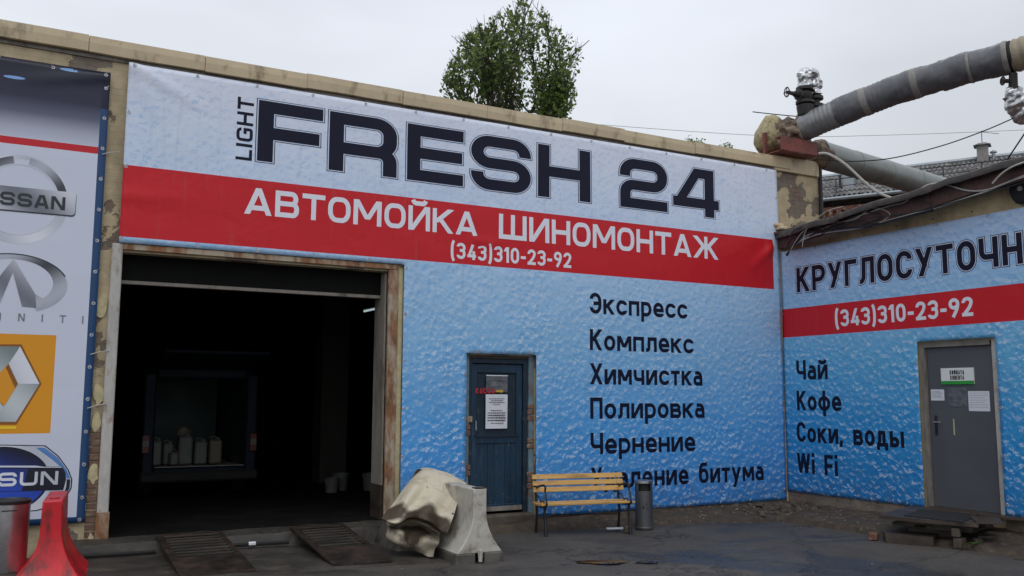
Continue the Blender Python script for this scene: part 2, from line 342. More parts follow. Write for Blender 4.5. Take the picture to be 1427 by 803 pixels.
MT['ban_main'] = banner_mat('water drop print', 0, [(0, (58,138,212)), (1.2, (88,162,224)), (2.4, (138,188,228)), (3.4, (170,204,236)), (4.4, (204,218,240)), (5.5, (222,226,240))], 3.42, 4.27, -.23)
MT['ban_right'] = banner_mat('water drop print, deeper blue', 1, [(0, (30,126,194)), (1.2, (54,148,208)), (2.2, (100,176,220)), (3.0, (146,194,230)), (3.6, (164,200,236)), (4.1, (184,208,238))], 2.605, 3.085)
t = NT('car marques print'); s = t.sep(t.pos()); x, z = s[0], s[2]
c = t.ramp(t.rng(z, 4.35, 5.34), [(0, lin((206,212,228))), (.22, lin((172,176,194))), (.40, lin((96,98,120))), (.58, lin((44,46,70))), (1, lin((24,26,44)))])
red = t.math('MULTIPLY', t.math('GREATER_THAN', z, 4.36), t.math('LESS_THAN', z, 4.44)); c = t.mix(red, c, lin((196,28,40)))
sq = t.math('MULTIPLY', t.math('MULTIPLY', t.math('GREATER_THAN', z, 1.18), t.math('LESS_THAN', z, 2.255)), t.math('LESS_THAN', x, -11.045)); c = t.mix(sq, c, lin((222,150,28)))
bd = t.math('MAXIMUM', t.math('GREATER_THAN', x, -10.735), t.math('LESS_THAN', z, .265)); c = t.mix(bd, c, lin((34,70,112)))
bd2 = t.math('MULTIPLY', t.math('GREATER_THAN', z, 4.9), t.math('GREATER_THAN', x, -10.735)); c = t.mix(bd2, c, lin((24,28,50)))
t.bump(t.noise(t.pos(), 2.0, 3, .5, .5), .12, .05); MT['ban_left'] = t.fin(c, .42, 0, .4)

# ------------------------------------------------------------------ ground
def W(): return MB()
g = MB()
def gfn(x0, x1, y0, y1):
    return lambda a, b: (x0+(x1-x0)*a, y0+(y1-y0)*b, gz(x0+(x1-x0)*a) + .012*nz(x0+(x1-x0)*a, y0+(y1-y0)*b, 0, .7))
g.grid(70, 60, gfn(-14, 1, -14, .2))
for (x0, x1, y0, y1) in ((-260, -14, -260, 260), (-14, 260, -260, -14), (-14, 1, .2, 260), (1, 260, -14, 260)):
    z0, z1 = gz(x0) - .012, gz(x1) - .012
    g.add([(x0,y0,z0), (x1,y0,z1), (x1,y1,z1), (x0,y1,z0)], [(0,1,2,3)])
struct('ground', g, MT['asphalt'], True)
# earth strip along the wall feet
def strip(x, y):
    dm = -y; dr = -x
    wm = .38 + 1.0*max(0, min(1, (x+3.9)/3.4))**1.3 + .07*nz(x, y, 3, 2.3) + .03*nz(x, y, 5, 9)
    wr = 1.12 + .1*nz(x, y, 7, 1.9) + .04*nz(x, y, 9, 8)
    a = 1-dm/wm; b = 1-dr/wr
    k = max(a, b); 
    if k <= 0: return gz(x) - .06 + .05*max(-1, k)
    pl_ = max(0, min(1, (b-.02-.05*nz(y,0,0,4))*22))*max(0, min(1, (-.75-y)*4))*max(0, min(1, (y+4.4)*4))
    h = max(min(1, k*4)*.06 + .13*k*k, pl_*(.085+.09*max(0, b))) + .035*nz(x, y, 1, 3)+ .02*nz(x, y, 2, 11)
    return gz(x) + max(-.02, h) - .015
st = MB(); st.grid(190, 140, lambda a, b: (-6.9+6.9*a, -7.0+7.0*b, strip(-6.9+6.9*a, -7.0+7.0*b)), keep=lambda a, b: (1-b)*7 < 1.9 or (1-a)*6.9 < 1.7)
struct('dirt_verge', st, MT['dirt'], True)
# wash floor and gate step
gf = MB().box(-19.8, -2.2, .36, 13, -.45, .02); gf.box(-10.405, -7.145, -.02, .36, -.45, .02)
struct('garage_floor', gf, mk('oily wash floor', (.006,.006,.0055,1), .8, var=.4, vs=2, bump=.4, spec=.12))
ks = MB(); ks.grid(60, 4, lambda a, b: (-10.75+3.75*a, -.02-.27*b, .015-.03*b+.012*nz(-10.75+3.75*a, b, 0, 4)))
ks.grid(60, 4, lambda a, b: (-10.75+3.75*a, -.29-.06*b+.015*nz(a*20, b*2, 1), -.015-.19*b))
struct('gate_step', ks, MT['concretewet'], True)
ap = MB(); ap.grid(40, 14, lambda a, b: (-12.6+5.3*a, -.33-1.75*b, gz(-12.6+5.3*a)+.022+.012*nz(-12.6+5.3*a, b*2, 0, 2)-(.05 if b > .97 else 0)))
struct('concrete_apron', ap, MT['concretewet'], True)
def blob(cx, cy, rx, ry, seed, n=40, z=.004, rot=0):
    mb = MB(); vs = [(cx, cy, gz(cx)+.012+z)]
    for k in range(n):
        a = 2*math.pi*k/n; rr = 1+.5*nz(math.cos(a)*1.7+seed, math.sin(a)*1.7, seed)+.2*nz(math.cos(a)*5+seed, math.sin(a)*5, seed)
        dx, dy = rx*rr*math.cos(a), ry*rr*math.sin(a)
        vs.append((cx+dx*math.cos(rot)-dy*math.sin(rot), cy+dx*math.sin(rot)+dy*math.cos(rot), gz(cx)+.012+z))
    return mb.add(vs, [(0, 1+k, 1+(k+1) % n) for k in range(n)])
for cx, cy, rx, ry, sd_ in ((-5.62, -2.75, .30, .11, 3), (-5.17, -2.95, .13, .05, 8), (-7.65, -3.2, .75, .22, 5), (-9.9, -3.0, .5, .2, 6)):
    struct('puddle', blob(cx, cy, rx, ry, sd_, rot=-.5), MT['water'])

# ------------------------------------------------------------------ main building
B = thing('car_wash_building', 'long single storey cream building with flaking paint, large dark gateway and cream roof coping', 'building', (-9, 0, 0))
wl = MB()
wl.box(-20, -10.41, 0, .35, -.5, 5.5).box(-10.41, -7.14, 0, .35, 3.25, 5.5).box(-7.14, -5.98, 0, .35, -.5, 5.5)
wl.box(-5.98, -4.88, 0, .35, 2.17, 5.5).box(-5.98, -4.88, 0, .35, -.5, -.06).box(-4.88, .98, 0, .35, -.5, 5.5)
part('wall', wl, MT['wall'], B)
pl = MB(); pl.grid(120, 8, lambda a, b: (-6.95+6.94*a, -.03-.03*(1-b)-.03*abs(nz(a*30, b*3, 2)), -.5+.44*b+.015*nz(a*40, 1, 4)), keep=lambda a, b: True)
part('plinth', pl, MT['plinth'], B, smooth=True)
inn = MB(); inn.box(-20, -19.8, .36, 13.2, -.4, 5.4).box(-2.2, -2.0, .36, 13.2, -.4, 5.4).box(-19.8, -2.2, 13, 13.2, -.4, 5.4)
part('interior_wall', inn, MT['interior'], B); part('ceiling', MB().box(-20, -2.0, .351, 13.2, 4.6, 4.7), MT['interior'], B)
part('roof', MB().box(-20, .98, .351, 13.2, 5.3, 5.42), MT['bitumen'], B)
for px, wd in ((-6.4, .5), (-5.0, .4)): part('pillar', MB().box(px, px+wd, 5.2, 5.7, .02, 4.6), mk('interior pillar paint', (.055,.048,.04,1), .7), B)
# coping panels: seams read off the photograph
xs = [-19.0, -16.6, -14.2, -12.6, -10.9, -9.6, -8.33, -7.0, -5.71, -4.44, -3.3, -1.89, -.81, .25]
for i in range(len(xs)-1):
    L = xs[i+1]-xs[i]; cp = MB(); yo = -.075 - .012*(i % 2); dz = .008*math.sin(i*2.3)
    prof = [(.40, 5.50), (.40, 5.735), (.0, 5.752), (yo, 5.742), (yo-.004, 5.66), (yo+.006, 5.555), (yo+.03, 5.545), (yo+.03, 5.56), (-.003, 5.56), (-.003, 5.50)]
    K = 10; vs = []; 
    for a in range(K+1):
        xx = xs[i] + .003 + (L-.006)*a/K
        for (yy, zz) in prof: vs.append((xx, yy + (.008*nz(xx, i, 0, 1.5) if yy < 0 else 0), zz + dz + (.008*nz(xx, i, 5, 1.2) if zz < 5.6 and yy < -.02 else 0)))
    m = len(prof); fs = [(a*m+k, a*m+(k+1) % m, (a+1)*m+(k+1) % m, (a+1)*m+k) for a in range(K) for k in range(m)]
    fs += [tuple(range(m)), tuple(K*m+k for k in reversed(range(m)))]
    part('coping_panel', cp.add(vs, fs), MT['cream'], B)
part('shadow_batten', MB().box(-18.9, .2, -.02, -.001, 5.503, 5.548), MT['graywood'], B)
# gate surround
G = MB().box(-10.53, -10.412, -.05, .06, .0, 3.34)
gp = part('gate_post', G, MT['whitepost'], B, label='chipped white steel gate post left of the gateway, rusted at its foot', bevel=.01)
part('post_foot', MB().box(-10.54, -10.402, -.06, .05, -.0, .3), MT['rust'], gp)
part('gate_post', MB().box(-7.14, -7.0, -.045, .05, .02, 3.27), MT['rust'], B, label='rusty gate post right of the gateway', bevel=.006)
part('gate_trim', MB().box(-6.998, -6.93, -.02, -.001, .0, 3.3), MT['plasterlump'], B)
part('reveal_panel', MB().box(-7.165, -7.141, .03, .4, .45, 3.22), MT['graywood'], B); part('reveal_panel', MB().box(-7.17, -7.141, .03, .4, .02, .44), MT['darkwood'], B)
part('gate_lintel', MB().box(-10.412, -7.0, -.045, -.002, 3.275, 3.345), MT['rust'], B, bevel=.004)
part('raised_gate_leaf', MB().box(-10.40, -7.17, .18, .26, 2.94, 3.25), mk('dull green grey steel', lin((14,15,13)), .8, var=.2, spec=.15), B)
part('gate_leaf_seal', MB().box(-10.40, -7.17, .17, .27, 2.9, 2.94), MT['graywood'], B)
# brickwork laid bare beside the gate, in the blue door's reveal
bm_ = MB().obox((0,0,0), (.245, .1, .066)); brick_mesh = bm_.mesh('brick'); brick_mesh.materials.append(MT['brickpaint'])
half = MB().obox((0,0,0), (.115, .1, .066)).mesh('brick'); half.materials.append(MT['brickpaint'])
def brick(x, y, z, msh=half, rz=0, mat=None):
    o = place('brick', msh, None, B, (x, y, z), (random.uniform(-.02,.02), random.uniform(-.03,.03), rz+random.uniform(-.03,.03)))
    bev(o, .006)
k = 0
z = .06
while z < 1.25:
    if not (.62 < z < .82): brick(-10.585 + random.uniform(-.004,.004), .042-.014*random.random(), z); 
    z += .077
for z0 in (.35, .43, .51, .9, .98, 1.3, 1.38, 1.46): brick(-4.925+random.uniform(-.006,.006), .052, z0)
for z0 in (.15,.23,.31,.56,.64,1.1,1.18): brick(-5.945+random.uniform(-.006,.006), .052, z0)
# loose plaster shells still on the brick
for (x, z, s_) in ((-10.59, .72, .11), (-10.585, 1.3, .1), (-10.58, 1.6, .12), (-10.6, 2.6, .13), (-10.575, .0, .07)):
    pb = MB(); vs = [(x, -.03, z)]
    for q in range(14):
        a = 2*math.pi*q/14; rr = s_*(1+.5*nz(math.cos(a)*2+x*9, math.sin(a)*2, z*7)); vs.append((min(x+.055, max(x-.06, x+.5*rr*math.cos(a))), -.022, z+rr*math.sin(a)))
    part('plaster_flake', pb.add(vs + [(v[0], -.002, v[2]) for v in vs[1:]], [(0, 1+q, 1+(q+1) % 14) for q in range(14)] + [(1+q, 15+q, 15+(q+1) % 14, 1+(q+1) % 14) for q in range(14)]), MT['plasterlump'], B)
# blue door
R1 = MB().box(-5.98, -5.90, .0, .1, -.05, 2.17).box(-4.96, -4.882, .0, .1, -.05, 2.17)
part('reveal', MB().box(-5.979, -5.915, .012, .3, -.05, 2.17).box(-4.965, -4.881, .012, .3, -.05, 2.17), MT['paleblue'], B)
fr = MB().box(-5.925, -5.865, .02, .14, -.06, 2.12).box(-5.045, -4.985, .02, .14, -.06, 2.12).box(-5.925, -4.985, .021, .14, 2.06, 2.125)
part('door_frame', fr, MT['bluedark'], B, bevel=.006)
part('frame_head', MB().box(-5.98, -4.88, .03, .12, 2.13, 2.17), MT['darkwood'], B)
D = part('door', MB().box(-5.86, -5.05, .08, .115, .03, 2.055), MT['bluedark'], B, label='worn navy blue wooden door with boarded lower half')
rl = MB().box(-5.86, -5.77, .055, .08, .03, 2.055).box(-5.14, -5.05, .055, .08, .03, 2.055).box(-5.77, -5.14, .056, .08, 1.93, 2.055).box(-5.77, -5.14, .056, .08, .95, 1.07).box(-5.77, -5.14, .056, .08, .03, .12)
part('stile_and_rail', rl, MT['bluedoor'], D, bevel=.005)
pw = .63/7
for i in range(7):
    part('board', MB().box(-5.77+i*pw+.002, -5.77+(i+1)*pw-.002, .068+.002*(i % 2), .08, .122, .948), MT['bluedoor'], D)
fl_ = MB()
for k in range(160):
    x_ = random.uniform(-5.77,-5.14); z_ = random.uniform(.12,.93) if k % 3 else random.uniform(1.08,1.9); s_ = random.uniform(.002,.006); h_ = s_*random.uniform(1,6) if z_ < .95 else s_
    yy = .0665 if z_ < .95 else .0785; fl_.add([(x_,yy,z_),(x_+s_,yy,z_),(x_+s_*.6,yy,z_+h_),(x_-s_*.3,yy,z_+h_*.8)], [(0,1,2,3)])
part('paint_flecks', fl_, MT['graywood'], D, kind='stuff')
part('ledge', MB().box(-5.8, -5.11, .035, .056, 1.045, 1.075), MT['bluedark'], D)
part('drip_board', MB().box(-5.86, -5.06, .03, .055, .03, .09), MT['graywood'], D)
part('handle', MB().tube([(-5.8,.056,1.13),(-5.8,.01,1.14),(-5.8,.01,1.26),(-5.8,.056,1.27)], .008, 6), MT['steel'], D)
part('hasp', MB().box(-5.93, -5.86, .01, .022, 1.25, 1.33), MT['rust'], D)
part('threshold', MB().box(-5.95, -4.93, -.12, .1, -.14, -.01), MT['concrete'], B, bevel=.02)
# beam over the corner and pipe support
part('cream_beam', MB().box(-.12, .96, -.05, .34, 5.505, 5.78), MT['cream'], B, bevel=.01)
part('corner_trim', MB().box(-.06, -.001, -.055, -.001, -.3, 4.42), MT['cream'], B, bevel=.008)
PS = thing('pipe_support', 'red oxide steel channel carrying the big pipe on top of the wall corner', 'pipe support', (.2, -.2, 5.79))
part('channel_web', MB().box(-.20, .66, -.3, -.28, 5.80, 6.04), MT['rustred'], PS); part('channel_flange', MB().box(-.20, .66, -.279, 1.2, 5.785, 5.80), MT['rustred'], PS)
part('channel_flange', MB().box(-.20, .66, -.279, -.16, 6.02, 6.04), MT['rustred'], PS)
for sx in (-.15, .6): part('saddle_post', MB().box(sx-.03, sx+.03, .1, .16, 5.8, 6.2), MT['rustred'], PS)
# conduit and dark gap board on the pillar's right arris
part('downpipe', MB().tube([(1.0,-.03,5.75),(1.0,-.03,4.7)], .035, 8), MT['black'], B)

# ------------------------------------------------------------------ annex building on the right
A = thing('annex_building', 'cream annex at right angles with blue banner, dark sagging roof edge and grey door', 'building', (1, -4, 0))
aw = MB().box(.0, .3, -2.66, -.001, -.5, 4.4).box(.0, .3, -3.84, -2.66, 2.38, 4.4).box(.0, .3, -3.84, -2.66, -.5, .06).box(.0, .3, -15, -3.84, -.5, 4.4)
part('wall', aw, MT['wall2'], A)
pl = MB(); pl.grid(50, 6, lambda a, b: (-.035-.03*(1-b)-.03*abs(nz(a*16, b*3, 2)), -.04-2.62*a, -.5+.58*b+.015*nz(a*16, 1, 4)))
pl.grid(60, 6, lambda a, b: (-.035-.03*(1-b)-.03*abs(nz(a*16, b*3, 7)), -3.84-6*a, -.5+.6*b+.015*nz(a*16, 1, 9)))
part('plinth', pl, MT['plinth'], A, smooth=True)
part('interior_wall', MB().box(.31, 6, -15, -14.8, -.4, 4.2).box(5.9, 6.0, -14.8, -.1, -.4, 4.2), MT['interior'], A)
part('frame', MB().box(-.01, .12, -2.73, -2.66, .06, 2.38).box(-.01, .12, -3.73, -2.73, 2.32, 2.38), MT['graywood'], A, label='grey weathered frame boards left of and above the grey door')
part('frame', MB().box(-.012, .1, -3.84, -3.76, .06, 2.4), MT['whitepost'], A, label='off white frame post right of the grey door')
part('hinge_strip', MB().box(.02, .1, -3.76, -3.735, .08, 2.34), MT['rust'], A)
scr = MB()
for k in range(26):
    y_ = -random.uniform(2.8,3.68); z_ = random.uniform(.2,2.2); a_ = random.uniform(-1.2,1.2); L_ = random.uniform(.015,.07); w2 = .0018
    dy, dz_ = L_*math.sin(a_), L_*math.cos(a_); scr.add([(.0338,y_,z_),(.0338,y_+w2,z_-w2),(.0338,y_+dy+w2,z_+dz_),(.0338,y_+dy,z_+dz_)], [(0,1,2,3)])
GD = part('door', MB().box(.035, .075, -3.73, -2.735, .10, 2.315), MT['graydoor'], A, label='smooth dark grey steel door', bevel=.004)
part('handle_plate', MB().box(.022, .035, -2.855, -2.82, 1.09, 1.36), MT['black'], GD); part('handle', MB().tube([(.03,-2.84,1.27),(-.02,-2.84,1.27),(-.02,-2.95,1.265)], .011, 7), MT['steel'], GD)
for hz in (.35, 1.25, 2.0): part('hinge', MB().tube([(.03,-3.745,hz-.05),(.03,-3.745,hz+.05)], .014, 8), MT['rust'], GD)
part('scratches', scr, MT['bandlight'], GD, kind='stuff'); part('worn_strip', MB().box(.0335, .035, -3.12, -3.10, 1.1, 1.32), MT['plasterlump'], GD)
part('threshold', MB().box(-.02, .2, -3.78, -2.7, .04, .098), MT['darkwood'], A)
# roof: deck, fascia boards, roofing sheets with a ragged drooping edge
part('roof_deck', MB().add([(-.2,-.02,4.36),(-.2,-15,4.9),(7,-15,5.0),(7,-.02,4.5),(-.2,-.02,4.40),(-.2,-15,4.94),(7,-15,5.04),(7,-.02,4.54)], [(0,3,2,1),(4,5,6,7),(0,1,5,4),(1,2,6,5),(2,3,7,6),(3,0,4,7)]), MT['fascia'], A)
def rz(y): return 4.30 - .10*min(1, max(0, -y)/1.0) + .085*(-y)*.9 + .02*nz(y, 0, 0, .9)
y = -.06; i = 0
while y > -14.5:
    y2 = y-1.55; fb = MB(); d = .006*(i % 2)
    vs = []
    for a in range(9):
        yy = y+(y2-y+.004)*a/8; q = rz(yy)
        e_ = .2*(1-min(1, max(0, -yy)/1.1)); vs += [(-.29-d+e_, yy, q-.17+.02*nz(yy,3,0,2)), (-.29-d+e_, yy, q+.08), (-.255+e_, yy, q+.08), (-.255+e_, yy, q-.17)]
    fb.add(vs, [(a*4+k, a*4+(k+1) % 4, a*4+4+(k+1) % 4, a*4+4+k) for a in range(8) for k in range(4)] + [(3,2,1,0), (32,33,34,35)])
    part('fascia_board', fb, MT['fascia'], A)
    rs = MB(); vs = []; K = 16; prof = [(.5,.17),(-.2,.125),(-.34,.12),(-.41,.09),(-.43,.03),(-.42,.0),(-.395,.02),(-.38,.07),(-.32,.09),(.5,.13)]
    for a in range(K+1):
        yy = y+.06+(y2-y-.08)*a/K; q = rz(yy)+.012*(i % 2); rag = .03*nz(yy, 9, 0, 5)+.035*nz(yy, 4, 0, 1.7)
        ov = lambda q_: q_ if q_ > -.1 else -.1+(q_+.1)*(.15+.85*min(1, max(0, -yy)/1.1))
        for (xx, zz) in prof: vs.append((ov(xx)+(rag if xx < -.3 else 0), yy, q+zz+(.035*nz(yy, 2, 0, 1.6)+.012*nz(yy, 8, 0, 9) if xx < -.3 else 0)))
    m = len(prof); rs.add(vs, [(a*m+k, a*m+(k+1) % m, (a+1)*m+(k+1) % m, (a+1)*m+k) for a in range(K) for k in range(m)] + [tuple(range(m)), tuple(K*m+k for k in reversed(range(m)))])
    part('roof_sheet', rs, MT['roofedge'], A, smooth=True)
    y = y2; i += 1
part('soffit', MB().box(-.255, -.002, -15, -.03, 4.13, 4.15), MT['fascia'], A) if False else None
part('corner_gutter', MB().box(-.16, -.002, -.2, -.005, 4.44, 4.5).box(-.2, -.0, -.12, -.005, 4.505, 4.56), MT['cream'], A, bevel=.015)
# bundled wiring and screws under the roof edge
def spline(pts, n=8):
    pts = [Vector(p) for p in pts]; o = []
    for i in range(len(pts)-1):
        a, b, c_, d = pts[max(i-1,0)], pts[i], pts[i+1], pts[min(i+2, len(pts)-1)]
        for k in range(n):
            t = k/n; o.append(.5*((2*b)+(c_-a)*t+(2*a-5*b+4*c_-d)*t*t+(3*b-a-3*c_+d)*t**3))
    return o+[pts[-1]]
def cable(name, pts, r, mat, label, cat='cable', n=8, group=None):
    o = part(name, MB().tube(spline(pts, n), r, 6), mat, None, smooth=True); return tag(o, label, cat, group)
cable('cable', [at(px,py,'x',-.3) for px,py in ((1098,352),(1112,338),(1135,328),(1160,323),(1200,317),(1262,301),(1310,288),(1360,272),(1400,256),(1440,240))], .014, MT['cable_w'], 'pale thick cable running under the annex roof edge above the blue banner')
cable('cable', [at(px,py,'x',-.31) for px,py in ((1100,350),(1118,332),(1150,318),(1200,300),(1240,287),(1262,281),(1285,262),(1302,256),(1320,258),(1350,266),(1378,264),(1410,252),(1440,243))], .011, MT['cable_w'], 'pale cable that loops upward over the brown fascia board')
cable('cable', [at(px,py,'x',-.43) for px,py in ((1383,256),(1395,243),(1412,232),(1440,222))], .012, MT['cable_w'], 'short pale cable bending up over the roof edge at the far right')
cable('cable', [at(px,py,'x',-.33) for px,py in ((1096,356),(1108,340),(1122,326),(1140,322),(1180,318),(1225,312),(1300,293))], .02, MT['cable_b'], 'thick black cable hanging in the corner beneath the roof edge')
cable('cable', [at(px,py,'x',-.28) for px,py in ((1094,350),(1104,332),(1118,322),(1135,330),(1170,322),(1215,316))], .012, MT['cable_b'], 'thin black cable slumping out of the corner bundle')
cable('cable', [at(px,py,'x',-.32) for px,py in ((1160,322),(1185,303),(1208,296),(1228,302),(1190,318))], .008, MT['cable_b'], 'thin dark cable making a small loop on the fascia board')
for k_, (pts_, r_, m_, lb) in enumerate((
    (((1100,352),(1120,322),(1150,312),(1190,306),(1215,290),(1240,298),(1225,312)), .006, 'cable_w', 'thin pale wire looping up and back over the fascia near the corner'),
    (((1128,330),(1165,312),(1195,300),(1225,279),(1262,277),(1300,284)), .007, 'cable_b', 'thin dark wire lying along the roof edge left of the rear pipe end'),
    (((1098,340),(1106,322),(1125,316),(1160,318),(1200,308),(1230,311),(1280,300)), .009, 'cable_b', 'dark wire drooping between the corner and the middle of the fascia'),
    (((1145,326),(1180,312),(1220,302),(1250,300),(1300,290),(1350,276),(1400,262),(1440,250)), .009, 'cable_b', 'long dark wire just above the pale thick cable on the annex'),
    (((1118,345),(1124,320),(1150,296),(1175,288)), .006, 'cable_w', 'thin wire climbing steeply from the corner bundle onto the roof edge'))):
    cable('cable', [at(px, py, 'x', -.345-.008*k_) for px, py in pts_], r_, MT[m_], lb)
fx = MB()
for yy in [-.5-.62*i for i in range(22)]: fx.lathe((-.004, yy+.05*nz(yy,0), 4.13+.02*(-yy)*.3), [(.012,0),(.012,-.02),(.004,-.03)], 6, 'x')
part('screw', fx, MT['rust'], A, kind='stuff')
sp_ = thing('wall_insulator', 'round dark wall fitting with pale centre at the right edge above the banner', 'wall fitting', (-.08, -4.36, 4.3))
part('shell', MB().lathe((-.02,-4.38,4.3), [(.17,0),(.2,-.05),(.17,-.11),(.08,-.13)], 20, 'x'), MT['rubber'], sp_, smooth=True)
part('hub', MB().lathe((-.15,-4.38,4.3), [(.035,0),(.035,-.03),(.015,-.035)], 10, 'x'), MT['bandlight'], sp_); part('bracket', MB().box(-.06,-.002,-4.42,-4.32,4.47,4.56), MT['galv'], sp_)

